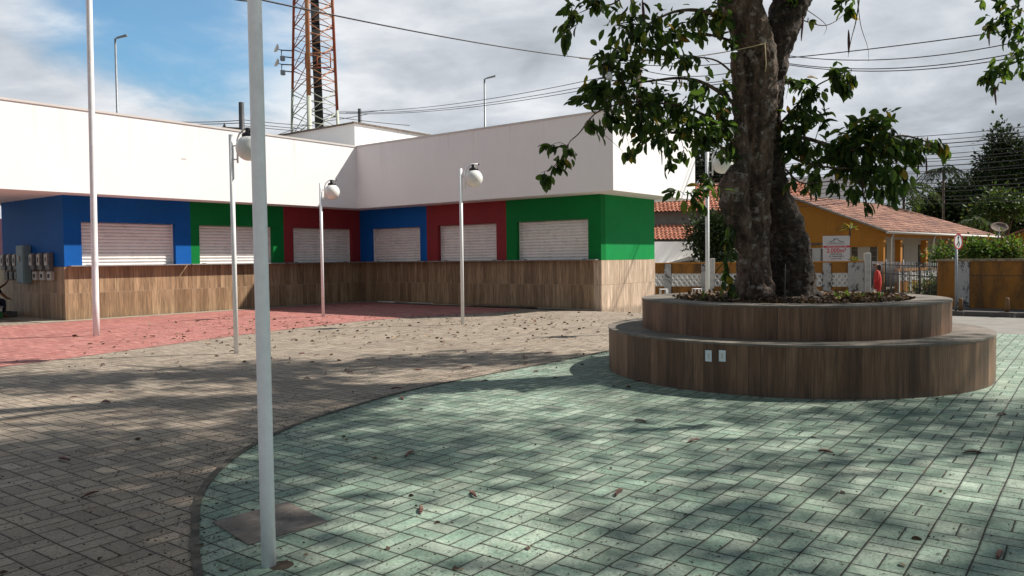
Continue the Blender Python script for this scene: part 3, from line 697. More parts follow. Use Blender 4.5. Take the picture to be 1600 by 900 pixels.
def trunk_part(Ls, balls, roots, m, label):
    b = MB()
    for L in Ls:
        P_, r_ = tube_px(L); b.tube(P_, r_, 12)
    for q, r_ in balls: b.ball(tp(*q), r_, 12)
    for a, L_, x0, Y0 in roots:
        p0 = tp(x0, 452, Y0); b.tube([p0, p0+Vector((math.cos(a)*L_*.45, math.sin(a)*L_*.45, -.12)), p0+Vector((math.cos(a)*L_, math.sin(a)*L_, -.30))], [.13, .09, .03], 8)
    tr_ = b.build('trunk', M[m], tree); tr_['label'] = label
    md = tr_.modifiers.new('remesh', 'REMESH'); md.mode = 'VOXEL'; md.voxel_size = .022; md.use_smooth_shade = True
    sm = tr_.modifiers.new('smooth', 'SMOOTH'); sm.iterations = 3; sm.factor = .6
    for t__, st in ((tx, .09), (tx2, .028)):
        dm = tr_.modifiers.new('lumps', 'DISPLACE'); dm.texture = t__; dm.strength = st; dm.mid_level = .5; dm.texture_coords = 'LOCAL'
trunk_part((A, K, S), [((1141, 300, 10.1), .16), ((1150, 335, 10.1), .12), ((1137, 312, 10.05), .10)], [(2.9, .5, 1168, 10.3), (-2.3, .45, 1176, 10.25), (-1.4, .35, 1192, 10.2), (1.6, .4, 1180, 10.4)], 'bark', 'lighter mottled left trunk with a burl')
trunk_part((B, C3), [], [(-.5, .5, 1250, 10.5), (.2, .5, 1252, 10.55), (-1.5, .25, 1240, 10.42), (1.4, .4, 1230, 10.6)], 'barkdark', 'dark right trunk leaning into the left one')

# branches in view: (path of (x, y, Y), start radius m)
BR = [
 ([(1165, 60, 10.2), (1135, 32, 10.0), (1095, 17, 9.8), (1060, 17, 9.7), (1030, 28, 9.6), (1000, 45, 9.5)], .035),
 ([(1168, 75, 10.2), (1130, 60, 10.0), (1090, 52, 9.9), (1050, 60, 9.8), (1010, 78, 9.7)], .022),
 ([(1160, 175, 10.2), (1130, 148, 10.0), (1095, 128, 9.9), (1060, 122, 9.8), (1020, 126, 9.7), (980, 130, 9.6), (945, 122, 9.5)], .030),
 ([(1158, 240, 10.2), (1130, 205, 10.0), (1100, 180, 9.8), (1060, 165, 9.7), (1010, 160, 9.6), (960, 158, 9.5)], .028),
 ([(1150, 250, 10.15), (1120, 225, 9.9), (1080, 212, 9.8), (1040, 205, 9.7)], .018),
 ([(975, 160, 9.5), (932, 176, 9.4), (905, 208, 9.35), (890, 222, 9.3), (884, 240, 9.3), (862, 262, 9.3), (845, 270, 9.3)], .010),
 ([(1143, 300, 10.1), (1120, 290, 9.8), (1095, 298, 9.6), (1070, 305, 9.5)], .012),
 ([(1150, 120, 10.15), (1120, 95, 10), (1080, 90, 9.9), (1050, 100, 9.8)], .016),
 ([(985, -20, 9.2), (960, 5, 9.2), (930, 10, 9.2), (895, 25, 9.2)], .014),
 ([(1222, 225, 10.4), (1250, 215, 10.2), (1290, 225, 10.1), (1330, 235, 10.0), (1370, 222, 9.9), (1410, 212, 9.9), (1450, 222, 9.9), (1478, 228, 9.9)], .030),
 ([(1222, 190, 10.4), (1245, 165, 10.3), (1275, 135, 10.2), (1305, 120, 10.1), (1330, 110, 10.1)], .018),
 ([(1225, 240, 10.4), (1260, 255, 10.2), (1300, 262, 10.0), (1350, 262, 9.9), (1400, 255, 9.9)], .022),
 ([(1228, 265, 10.4), (1250, 285, 10.0), (1280, 285, 9.8), (1340, 280, 9.8)], .014),
 ([(1250, 30, 10.4), (1285, 40, 10.2), (1310, 30, 10.2), (1335, 5, 10.2)], .008),
 ([(1260, 15, 10.4), (1290, 38, 10.1), (1287, 55, 10.1)], .006),
 ([(1345, -20, 10.0), (1338, 30, 10.0), (1330, 62, 10.0), (1325, 90, 10.0)], .010),
 ([(1340, 0, 10.0), (1345, 40, 10.0), (1356, 75, 10.0), (1357, 97, 10.0)], .006),
 ([(1222, 120, 10.4), (1232, 130, 10.3), (1228, 155, 10.3)], .008),
]
skel = []
for path, r0 in BR:
    P3 = catmull([tp(*q) for q in path], 5); n = len(P3)
    b = MB(); b.tube(P3, [r0*(1-.8*i/(n-1)) for i in range(n)], 7); b.build('branch', M['bark'], tree)
    skel += P3
# leaf clusters in view (x, y, half-width, half-height, leaves, depth)
CL = [(885, 28, 22, 26, 26, 9.2), (893, 50, 10, 14, 10, 9.2), (930, 8, 22, 12, 22, 9.2), (985, 28, 40, 22, 46, 9.5), (1000, 60, 48, 22, 60, 9.5), (952, 88, 20, 16, 24, 9.5), (1048, 45, 34, 22, 34, 9.7), (1085, 45, 30, 28, 34, 9.9), (1120, 25, 25, 30, 34, 9.9),
 (1132, 62, 16, 18, 10, 10.0), (1075, 95, 22, 12, 18, 9.9), (1030, 85, 26, 16, 24, 9.7), (985, 105, 38, 18, 38, 9.6), (925, 125, 20, 18, 20, 9.5), (910, 153, 18, 8, 8, 9.4), (952, 150, 32, 20, 36, 9.5), (1000, 145, 42, 26, 64, 9.6), (1042, 160, 42, 26, 60, 9.7), (1082, 150, 38, 30, 44, 9.8), (1110, 168, 24, 26, 26, 9.9),
 (1005, 188, 44, 18, 56, 9.5), (955, 182, 26, 14, 26, 9.4), (1058, 195, 36, 18, 36, 9.7), (1100, 205, 30, 24, 34, 9.8), (985, 236, 8, 10, 5, 9.4), (977, 240, 8, 6, 3, 9.4), (1052, 228, 14, 14, 7, 9.5), (1042, 258, 12, 12, 7, 9.5), (1068, 236, 10, 12, 5, 9.5), (1116, 222, 24, 22, 24, 9.9), (1138, 215, 16, 34, 26, 10.0), (1125, 140, 18, 22, 14, 10.0), (1138, 180, 14, 34, 16, 10.0),
 (932, 195, 12, 14, 9, 9.4), (1012, 212, 18, 14, 16, 9.5), (1030, 218, 10, 16, 8, 9.5), (880, 232, 16, 8, 8, 9.3), (862, 222, 10, 6, 7, 9.3), (878, 250, 14, 6, 7, 9.3), (868, 262, 10, 6, 5, 9.3), (850, 272, 12, 8, 9, 9.3), (1092, 296, 30, 14, 16, 9.5), (1076, 316, 16, 10, 8, 9.5), (1105, 288, 18, 10, 8, 9.7), (1060, 298, 10, 6, 4, 9.5),
 (1142, 352, 9, 14, 7, 10.0), (1140, 378, 9, 12, 7, 10.0), (1136, 440, 12, 22, 14, 10.0),
 (1245, 128, 16, 10, 12, 10.3), (1262, 140, 18, 14, 20, 10.2), (1248, 165, 24, 24, 34, 10.2), (1238, 200, 16, 30, 34, 10.2), (1262, 190, 26, 22, 30, 10.2), (1300, 133, 20, 14, 22, 10.1), (1318, 112, 16, 12, 18, 10.1), (1334, 116, 10, 10, 8, 10.1), (1285, 180, 14, 10, 8, 10.1), (1250, 225, 26, 20, 34, 10.2),
 (1262, 250, 30, 20, 32, 10.2), (1295, 235, 26, 20, 34, 10.1), (1322, 215, 22, 22, 32, 10.0), (1350, 205, 30, 20, 42, 10.0), (1378, 190, 22, 14, 24, 9.9), (1390, 182, 16, 9, 10, 9.9), (1345, 235, 34, 24, 54, 10.0), (1382, 222, 28, 22, 44, 9.9), (1330, 262, 34, 22, 46, 10.0), (1368, 262, 34, 22, 48, 9.9),
 (1400, 240, 24, 20, 34, 9.9), (1425, 222, 22, 10, 20, 9.9), (1445, 220, 16, 8, 14, 9.9), (1465, 225, 12, 7, 9, 9.9), (1482, 228, 9, 7, 5, 9.9), (1420, 245, 16, 14, 12, 9.9), (1438, 240, 8, 8, 4, 9.9), (1400, 275, 22, 16, 22, 9.9), (1372, 290, 20, 14, 16, 9.9), (1340, 296, 18, 12, 12, 9.9), (1275, 278, 16, 14, 14, 10.1), (1300, 292, 14, 10, 9, 10.0),
 (1242, 286, 12, 10, 5, 10.1), (1268, 298, 8, 8, 3, 9.8), (1352, 312, 8, 12, 6, 9.9), (1388, 305, 10, 16, 8, 9.9),
 (1323, 18, 14, 9, 10, 10.2), (1322, 2, 10, 6, 5, 10.2), (1240, 3, 12, 7, 7, 10.2), (1263, 32, 4, 5, 2, 10.3), (1310, 8, 6, 6, 3, 10.2)]
LP = []; LD = []; LS = []; tw = MB(); skn = np.array([tuple(p) for p in skel])
for (x, y, rx, ry, n, Yd) in CL:
    c = np.array(tp(x, y, Yd)); k = Yd/F_PX; rad = np.array([rx*k, max(rx, ry)*k*.9, ry*k])
    ntw = max(1, int(n/6))
    for j in range(ntw):
        d = rng.normal(size=3); d /= np.linalg.norm(d); q = c+d*rad*rng.random()**.4*.75
        i = np.argmin(((skn-q)**2).sum(1)); s_ = skn[i]
        L_ = np.linalg.norm(q-s_)
        if L_ > .9: s_ = q+(s_-q)*(.55/L_)
        mid = (s_+q)/2+np.array([0, 0, .06*rng.random()])
        pts = catmull([Vector(s_), Vector(mid), Vector(q)], 3); tw.tube(pts, [.006-.004*a/(len(pts)-1) for a in range(len(pts))], 4, False)
        m_ = int(round(n*1.95/ntw))
        for a in range(m_):
            f = .25+.75*(a+1)/m_; p = s_+(q-s_)*f if rng.random() < .3 else q+rng.normal(size=3)*rad*.33
            p = p+(p-c)*.12; LP.append(p); dd = (q-s_)/(L_+.01)*.8+rng.normal(size=3)*.55+np.array([0, 0, -.85]); LD.append(dd); LS.append(.088+.05*rng.random())
tw.build('twigs', M['twig'], tree)['kind'] = 'stuff'
LP = np.array(LP); tone = rng.random(len(LP))
leafobj(blades(LP, LD, np.array(LS)*(.95+.55*rng.random(len(LS))), tone, .32), M['leaf'], tree, 'low_foliage')['kind'] = 'stuff'
# limbs and high crown (above the picture, casts the dappled shade; part added to block sky light)
b = MB()
LIMBS = [((1085, -150, 9.8), [(-1.6, -.6, 6.6), (-3.0, -1.2, 8.0), (-4.2, -1.2, 9.3)]), ((1130, -60, 10.0), [(-.6, 1.4, 6.6), (-1.3, 3.0, 8.2)]), ((1300, -170, 10.7), [(1.9, .3, 7.2), (3.1, .6, 8.6), (4.2, 1.0, 9.6)]), ((1262, -70, 10.5), [(.9, -1.4, 6.3), (1.3, -2.8, 7.8)]), ((1085, -150, 9.8), [(-1.2, -.9, 7.2), (-1.2, -2.2, 8.8)]), ((1300, -170, 10.7), [(1.3, 1.0, 7.6), (1.3, 2.6, 9.2)])]
for s_, pts in LIMBS:
    P3 = catmull([tp(*s_)]+[Vector((x, y, z))-Vector((0, 0, TR.z)) for x, y, z in pts], 5); b = MB(); n = len(P3)
    b.tube(P3, [.17*(1-.8*i/(n-1)) for i in range(n)], 8); b.build('limb', M['bark'], tree)
def high_crown(root, ells, loc, nm, leafsize=.21, per=9, keep=1.0):
    P_, D_ = crown(ells, leafsize, per); loc = np.array(loc); keepm = []
    for p in P_:
        x, y = px(Vector(p+loc)); keepm.append(not (-30 < x < 1630 and -25 < y < 930))
    keepm = np.array(keepm) & (rng.random(len(P_)) < keep); P_, D_ = P_[keepm], D_[keepm]
    leafobj(blades(P_, D_, leafsize*(.8+.5*rng.random(len(P_))), rng.random(len(P_)), .5, True), M['leaf'], root, nm)['kind'] = 'stuff'
high_crown(tree, [((-1.6, 1.3, 6.8), (1.6, .8, .7), 900), ((.9, 2.2, 7.0), (1.7, .8, .7), 950), ((3.4, 3.1, 6.8), (1.6, .8, .7), 900), ((-4.2, -.6, 7.9), (1.7, 1.1, .8), 600), ((-1.6, -3.0, 7.6), (1.5, 1.2, .8), 420), ((.2, -.8, 9.2), (1.6, 1.4, .8), 300), ((2.6, -2.0, 7.8), (1.6, 1.3, .8), 420), ((3.6, .6, 8.6), (1.7, 1.3, .8), 380), ((-3.4, 2.6, 8.6), (1.8, 1.2, .8), 500)], TR, 'high_shade_foliage', per=14)
high_crown(tree, [((-6.2, -3.6, 8.2), (2.6, 2.6, 1.1), 1500), ((-8.6, -6.6, 8.0), (2.6, 2.4, 1.0), 1300), ((-5.4, -7.6, 8.4), (2.4, 2.4, 1.0), 1200), ((-9.0, -2.4, 8.6), (2.2, 1.8, .9), 800)], TR, 'high_shade_foliage', leafsize=.34, per=10)  # leaves added above the camera, unseen, to block overhead sky light
for pts in ([(-1.6, -.6, 6.6), (-4.2, -2.6, 7.8), (-8.4, -5.4, 8.2)], [(-1.2, -2.2, 7.8), (-3.6, -5.6, 8.2), (-5.6, -7.6, 8.4)]):  # unseen limbs added to carry the sky-blocking leaves
    P3 = catmull([Vector((x, y, z))-Vector((0, 0, TR.z)) for x, y, z in pts], 5); b = MB(); n = len(P3)
    b.tube(P3, [.11*(1-.8*i/(n-1)) for i in range(n)], 7); b.build('limb', M['bark'], tree)
# hanging pods, rope, bulb
def pod_mesh(L_=.14, w_=.016, curve=.25, open_=False):
    b = MB(); n = 9
    pts = [Vector((L_*(i/n-.5), 0, curve*L_*(1-(2*i/n-1)**2)*.5)) for i in range(n+1)]
    rad = [max(.0008, w_*math.sin(math.pi*min(1, max(0, (i/n)*.92+.04)))**.6) for i in range(n+1)]
    b.tube(pts, rad, 6)
    for v_ in b.bm.verts: v_.co.z *= .45 if not open_ else .7
    return b
podm = pod_mesh(.30, .017, .1)
me = bpy.data.meshes.new('seed_pod'); podm.bm.to_mesh(me); podm.bm.free(); me.materials.append(M['pod'])
HP = [((1254, 45), 10.3, 'long dark seed pod hanging beside the right trunk fork above the wires'), ((1033, 240), 9.6, 'dark seed pod hanging against the sunlit white end of the building'), ((1447, 258), 9.9, 'dark seed pod hanging from the right branch tip'), ((1434, 262), 9.9, 'slanting seed pod hanging left of the branch-tip pod'), ((1348, 290), 9.9, 'seed pod hanging low under the right branch above the house roof'), ((1352, 300), 9.8, 'second low seed pod under the right branch'), ((1005, 20), 9.5, 'seed pod hanging at the top of the picture left of the trunk'), ((1546, 54), 7.6, 'dark seed pod hanging from the upper right branches'), ((1554, 148), 7.6, 'dark seed pod hanging lowest on the right branches'), ((1326, 65), 10.0, 'small seed pod on the thin bare twig right of the trunk')]
for (x, y), Yd, lab in HP:
    o = bpy.data.objects.new('hanging_seed_pod', me); col.objects.link(o); o.location = at(x, y, Yd)
    o.rotation_euler = (random.uniform(-.1, .1), R(90)+random.uniform(-.2, .15), random.uniform(0, 3)); s_ = random.uniform(.8, 1.1)*(.8 if Yd < 9 else 1)*(1 if y != 45 else 1.25); o.scale = (s_, s_, s_)
    tag(o, lab, 'seed pod', 'seed pods hanging in the trees')
b = MB(); p0, p1 = at(905, 91, 10.1), at(1195, 68, 9.93); n = 20
b.tube([p0.lerp(p1, i/n)+Vector((0, 0, -.10*(1-(2*i/n-1)**2))) for i in range(n+1)], .006, 5)
b.tube([at(1195, 66, 9.93), at(1197, 100, 9.93), at(1196, 112, 9.93)], .006, 5)
tag(b.build('rope', M['rope']), 'pale thin rope stretched from the trunk out through the leaves', 'rope')
t_ = thing('hanging_bulb', 'white light bulb in a black socket hanging among the left leaves', 'light bulb', at(952, 120, 9.4), 0)
MB().ball((0, 0, 0), .042, 16).tube([(0, 0, .03), (0, 0, .06)], [.03, .018], 12).build('bulb', M['bulb'], t_)
MB().tube([(0, 0, .055), (0, 0, .11)], .021, 12).tube([(0, 0, .11), (.02, 0, .35), (.15, .02, .48)], .005, 5).build('socket', M['black'], t_)

# planter litter, weeds, stick
P_ = []; D_ = []
for i in range(2600):
    a = random.uniform(0, 2*math.pi); r_ = (RU-.42)*math.sqrt(random.uniform(.12, 1)); P_.append((PC.x+r_*math.cos(a), PC.y+r_*math.sin(a), HU-.03+random.random()*.05)); D_.append((random.uniform(-1, 1), random.uniform(-1, 1), random.uniform(-.1, .45)))
me_ = blades(P_, D_, .03+.06*rng.random(len(P_)), rng.random(len(P_))*.92, .38); me_.materials.append(leaf_mat('dry_leaf', [(0, (.035, .022, .015)), (.6, (.10, .06, .04)), (.9, (.22, .14, .09)), (1, (.35, .25, .17))], .1, .8))
DRY = me_.materials[0]
o = bpy.data.objects.new('leaf_litter', me_); col.objects.link(o); o['kind'] = 'stuff'; tag(o, 'dry brown leaves and pods littering the planter soil', 'leaf litter')
def weed(x, y, z, s_, n, lab, m='leafbright'):
    t_ = thing('weed', lab, 'weed', (x, y, z), 0, 'weeds in the planter'); P = in_ell(n, (0, 0, s_*.5), (s_*.6, s_*.6, s_*.5)); D = P+np.array([0, 0, .1])
    leafobj(blades(P, D, s_*.5, rng.random(n), .5), M[m], t_, 'leaves'); MB().tube([(0, 0, -.05), (.01, 0, s_*.6)], .004, 5).build('stem', M['twig'], t_)
for i, (x, y) in enumerate([(1125, 462), (1290, 466), (1325, 461), (1345, 462), (1375, 463), (1152, 455), (1100, 468), (1310, 455), (1400, 465)]):
    q = at(x, y, random.uniform(9.7, 10.2)); weed(q.x, q.y, HU-.03, random.uniform(.04, .10), 9, ['small green weed left of the trunk base, in the soil', 'bright weed just right of the trunk base', 'green weed in front of the stained fence pillar', 'low weed right of the stained pillar', 'weed in front of the person in red', 'weed against the left side of the trunk', 'weed near the left rim of the soil', 'thin weed behind the bright one right of the trunk', 'rightmost weed in the planter soil'][i])
b = MB(); q = at(1226, 470, 9.6); b.tube([(q.x, q.y, HU-.05), (q.x+.01, q.y, HU+.45)], .0028, 5)
tag(b.build('thin_stake', M['timber']), 'thin upright stick standing in front of the twin trunk', 'stick')

# second tree out of the frame to the right: its twigs enter at the top right
T2 = Vector((10.6, 7.4, 0))
tree2 = thing('tree', 'neighbouring tree whose leafy twigs hang in at the top right corner', 'tree', T2)
b = MB(); b.tube([(0, 0, -.05), (.05, 0, 1.2), (0, .1, 3), (.1, 0, 5), (-.2, 0, 6.5)], [.42, .32, .27, .24, .18], 14); o = b.build('trunk', M['bark'], tree2)
for pts in ([(0, 0, 4.2), (-2.0, .3, 5.8), (-3.9, .5, 6.3), (-4.9, .6, 5.6)], [(0, 0, 5), (-1.4, -2.0, 7.0), (-2.4, -3.6, 7.8)], [(0, 0, 5.2), (1.5, 1.5, 7.2), (2.6, 2.4, 8.5)], [(-.1, 0, 6), (-3.4, -.6, 7.2), (-6.0, -1.2, 7.5)], [(0, 0, 6), (1, -2, 8), (1.6, -3.4, 8.6)]):
    P3 = catmull([Vector(p) for p in pts], 5); n = len(P3); b = MB(); b.tube(P3, [.055*(1-.8*i/(n-1)) for i in range(n)], 8); b.build('limb', M['bark'], tree2)
hi2 = [((-6.3, -1.4, 7.7), (1.5, 1.6, .8), 2600), ((-6.9, .1, 7.7), (1.0, 1.2, .7), 1100), ((-7.0, -3.4, 7.3), (1.3, 1.3, .7), 900)]
high_crown(tree2, hi2, T2, 'high_shade_foliage', per=16)
hi3 = []
for k in range(52):
    hi3.append(((random.uniform(-5.2, 3.4), random.uniform(-6.6, 4.2), random.uniform(7.4, 10.2)), (random.uniform(.5, 1.1), random.uniform(.45, .9), random.uniform(.3, .6)), int(random.uniform(110, 260))))
high_crown(tree2, hi3, T2, 'high_shade_foliage', leafsize=.18, per=5)
BR2 = [[(1660, -60, 7.8), (1620, 0, 7.7), (1600, 50, 7.6), (1585, 80, 7.6), (1568, 105, 7.6)], [(1660, -60, 7.8), (1610, -15, 7.7), (1580, 15, 7.6), (1560, 35, 7.6)], [(1660, 20, 7.8), (1610, 70, 7.7), (1590, 100, 7.6)], [(1640, -60, 7.7), (1590, -25, 7.6), (1562, -5, 7.6)]]
sk2 = []
for path in BR2:
    P3 = catmull([at(*q)-T2 for q in path], 5); n = len(P3); b = MB(); b.tube(P3, [.012*(1-.75*i/(n-1)) for i in range(n)], 6); b.build('branch', M['bark'], tree2); sk2 += P3
P_ = []; D_ = []
for (x, y, rx, ry, n) in [(1560, 30, 16, 10, 20), (1552, 42, 10, 6, 8), (1582, 38, 16, 14, 16), (1592, 15, 12, 12, 12), (1570, 0, 16, 8, 12), (1572, 62, 10, 5, 7), (1566, 100, 16, 12, 22), (1550, 112, 12, 8, 14), (1545, 122, 10, 8, 9), (1558, 128, 8, 8, 6), (1590, 80, 12, 12, 12), (1596, 50, 8, 10, 7), (1598, 110, 6, 10, 5), (1540, 0, 12, 3, 5)]:
    c = np.array(at(x, y, 7.6)-T2); k = 7.6/F_PX
    for j in range(int(n*1.2)): P_.append(c+rng.normal(size=3)*np.array([rx, rx, ry])*k*.5); D_.append(rng.normal(size=3)*.6+np.array([-.3, 0, -.8]))
leafobj(blades(P_, D_, .09+.04*rng.random(len(P_)), rng.random(len(P_))**.8, .30), M['leaf'], tree2, 'low_foliage')['kind'] = 'stuff'

# ------------------------------------------------------------------ far things: mast, street lights, utility poles, wires
mast = thing('radio_mast', 'tall triangular lattice radio mast in red and orange paint behind the building', 'mast', (-11.3, 45, -.3))
legs = [Vector((-1.18, .3, 0)), Vector((.10, -.75, 0)), Vector((1.42, .55, 0))]
def legp(k, z):   # taper towards the top
    f = 1-(z-9)*.016; return Vector((legs[k].x*f+ .02*(z-9)*(1 if k == 0 else 0), legs[k].y*f, z))
for k in range(3):
    r_ = (.075, .13, .085)[k]
    for z0, z1, m_ in ((0, 11.6-.6*k, 'mastwhite'), (11.6-.6*k, 24, 'rustb' if k == 1 else 'rust'), (24, 30, 'mastwhite')):
        MB().tube([legp(k, z0), legp(k, z1)], r_, 8).build('leg', M[m_], mast)
for f, (i, j) in enumerate(((0, 1), (1, 2), (2, 0))):
    for s_, (z0, z1) in enumerate(((.3, 11.4), (11.4, 24), (24, 30))):
        b = MB(); z = z0
        while z < z1-.2:
            e = min(z+1.22, z1); b.tube([legp(i, z), legp(j, (z+e)/2), legp(i, e)], .036, 5); b.tube([legp(i, z+.05), legp(j, e+.25)], .026, 4); b.tube([legp(j, (z+e)/2), legp(i, (z+e)/2+.1)], .026, 4) if f == 1 else None; z = e
        b.build('bracing', M[('mastwhite', 'rust' if f != 1 else 'rustb', 'mastwhite')[s_]], mast)
b = MB()
for k in range(7): b.tube([(.45+.06*k+(.02*(k % 2)), -.1+.05*k, .3), (.22+.055*k, -.1+.05*k, 14), (.02+.05*k, -.1+.04*k, 29)], .042, 5)
b.build('cable_bundle', M['cable'], mast)
for z, nm in ((13.75, 0), (12.95, 0)):
    a = MB().tube([(-.98, .25, z), (-1.6, .1, z), (-1.78, .06, z+.05), (-1.6, .1, z), (-1.62, .1, z-.35), (-1.0, .25, z-.4)], .035, 5).build('bracket', M['darkmetal'], mast)
    dsh = MB().lathe([(0, -.02), (.12, .0), (.22, .07), (.25, .14), (.22, .13), (.0, .06)], (0, 0, 0), 16).build('dish_antenna', M['plasticwhite'], mast)
    dsh.location = (-1.78, .05, z+.05); dsh.rotation_euler = (R(70), 0, R(-60)); MB().box(-.12, .12, -.1, .1, -.15, .12, .02).build('radio_unit', M['metal'], a).location = (-1.55, .1, z-.45)
b = MB(); b.box(.6, 1.25, -.1, .5, 12.6, 13.4); bmesh.ops.delete(b.bm, geom=b.bm.faces[:], context='FACES_ONLY')
b.bm.free(); b = MB()
for (x0, z0, x1, z1) in ((-.1, 12.6, 1.3, 12.6), (-.1, 13.4, 1.3, 13.4), (-.1, 12.6, -.1, 13.4), (.55, 12.6, .55, 13.4), (1.3, 12.6, 1.3, 13.4)): b.tube([(x0, -.5, z0), (x1, -.5, z1)], .035, 5)
b.build('platform_frame', M['rust'], mast)

def street_light(x, y, ytop, Yd, lab):
    p = at(x, ytop, Yd); t_ = thing('street_light', lab, 'street light', (p.x, p.y, -.3), 0, 'tall street lights beyond the building')
    H_ = p.z+.3; MB().tube([(0, 0, 0), (0, 0, H_)], [.09, .05], 8).build('post', M['metal'], t_)
    MB().tube([(0, 0, H_-.02), (.5, -.05, H_+.12)], .03, 6).hull([(.1, -.10, H_-.02), (.62, -.14, H_+.10), (.62, .04, H_+.10), (.1, .02, H_-.02)], [(.1, -.10, H_+.04), (.62, -.14, H_+.17), (.62, .04, H_+.17), (.1, .02, H_+.04)]).build('lamp_head', M['metal'], t_)
street_light(180, 60, 60, 40, 'thin street light rising behind the left roof band, head against the blue sky')
street_light(757, 120, 123, 45, 'thin street light rising behind the right wing roof')

def utility_pole(P, top, lab, arm=None, rz=0):
    t_ = thing('utility_pole', lab, 'utility pole', (P[0], P[1], -.3), rz, 'utility poles')
    MB().tube([(0, 0, 0), (0, 0, top+.3)], [.17, .11], 10).build('post', M['darkmetal'] if arm != 'wood' else M['woodbeam'], t_)
    MB().box(-.8, .8, -.06, .06, top-.9, top-.78).build('crossarm', M['woodbeam'], t_)
    for x in (-.7, 0, .7): MB().lathe([(0, 0), (.05, 0), (.06, .06), (.03, .1), (.04, .15), (0, .18)], (x, 0, top-.78), 8).build('insulator', M['darkmetal'], t_)
utility_pole(at(377, 165, 34), at(377, 160, 34).z, 'dark utility pole seen just left of the near flagpole above the roof', rz=R(20))
utility_pole(at(998, 100, 30), at(998, 104, 30).z, 'utility pole with crossarm mostly hidden behind the left leaves', 'wood', R(-8))
utility_pole(at(562, 184, 52), at(562, 170, 52).z, 'utility pole top showing behind the tank room', rz=R(60))
def wire(pts, sag, lab, r_=.014, grp='overhead wires crossing the sky'):
    b = MB(); P3 = []
    for A_, B_ in zip(pts, pts[1:]):
        n = 18
        for i in range(n): t0 = i/n; P3.append(A_.lerp(B_, t0)+Vector((0, 0, -4*sag*t0*(1-t0))))
    P3.append(pts[-1]); b.tube(P3, r_, 5); o = b.build('overhead_wire', M['cable']); tag(o, lab, 'wire', grp)
wire([at(300, -30, 13), at(410, 0, 15), at(925, 92, 30), at(1100, 102, 31), at(1700, 30, 22)], .12, 'single thick overhead wire sloping down from the top left across the mast', .017)
wire([at(528, 174, 52), at(998, 108, 30), at(1230, 87, 26), at(1720, 33, 19)], .45, 'uppermost of the three wires right of the trunk', .014)
wire([at(528, 176, 52), at(998, 118, 30), at(1230, 99, 26), at(1720, 52, 19)], .45, 'middle of the three wires right of the trunk', .014)
wire([at(528, 177, 52), at(998, 124, 30), at(1230, 101, 26), at(1720, 60, 19)], .45, 'lowest of the three wires right of the trunk', .014)
wire([at(378, 188, 34), at(300, 191, 38), at(190, 186, 44)], .02, 'upper short wire left of the dark utility pole', .018)
wire([at(378, 192, 34), at(300, 194, 38), at(190, 192, 44)], .02, 'lower short wire left of the dark utility pole', .018)
for k, (y0, y1) in enumerate(((187, 203), (192, 209), (196, 213))):
    wire([at(378, y0, 34), at(560, y1-5, 50)], .1, 'wire running right of the near flagpole to the mast, '+('upper', 'middle', 'lower')[k], .016)
for k, (x0, x1, y0, y1) in enumerate(((520, 640, 182, 196), (540, 600, 176, 172), (500, 575, 190, 178), (430, 520, 212, 178))):
    wire([at(x0, y0, 50), at(x1, y1, 50)], .05, ('short wire drooping right of the mast over the tank room', 'short wire touching the pole behind the tank room', 'wire crossing the mast legs low down', 'wire climbing to the mast from the left roof edge')[k], .018)
for k in range(17):   # bundle along the street behind
    y1 = 196+k*7.0+random.uniform(-2, 2); y0 = y1+22-(k*.9)+random.uniform(-2, 2)
    wire([at(1010, y0+28-k*.8, 46), at(1330, y0, 36), at(1690, y1-9+k*.5, 26)], .12+.1*random.random(), 'wire of the street bundle at right, number %d counted from the top' % (k+1) if False else 'one of the many parallel wires along the street at the right', .013+.006*(k % 5 == 2), 'parallel street wires at the right')

# ------------------------------------------------------------------ roofs with real tile ridges
def tile_roof(name, m, parent, O, A, S, la, ls, inside=None, step=.36, per=.22, amp=.045):
    """O eave corner, A unit along eave, S unit up the slope"""
    O, A, S = Vector(O), Vector(A).normalized(), Vector(S).normalized(); N_ = A.cross(S); N_ = N_ if N_.z > 0 else -N_
    nx = int(la/per*4); ny = int(ls/step); b = bmesh.new(); uv = b.loops.layers.uv.new('UVMap')
    for j in range(ny):
        rows = []
        for e, (s0, lift) in enumerate(((j*step, .035), ((j+1)*step+.03, .0))):
            rows.append([(O+A*(i*per/4)+S*s0+N_*(lift+amp*(math.sin(2*math.pi*i/4+.6)) + .006*mnoise.noise((i*.9, j*1.3, 0))), i*per/4, s0) for i in range(nx+1)])
        vv = [[b.verts.new(p[0]) for p in r_] for r_ in rows]
        for i in range(nx):
            if inside and not inside((i+.5)*per/4, (j+.5)*step): continue
            f = b.faces.new((vv[0][i], vv[0][i+1], vv[1][i+1], vv[1][i])); f.smooth = True
            for lp, (u_, v_) in zip(f.loops, (((i+.5)*per/4, (j+.5)*step),)*4): lp[uv].uv = (u_, v_)
            if j == 0 or True:
                pass
    bmesh.ops.delete(b, geom=[v_ for v_ in b.verts if not v_.link_faces], context='VERTS')
    me = bpy.data.meshes.new(name); b.to_mesh(me); b.free(); me.materials.append(m); o = bpy.data.objects.new(name, me); col.objects.link(o); o.parent = parent
    return o

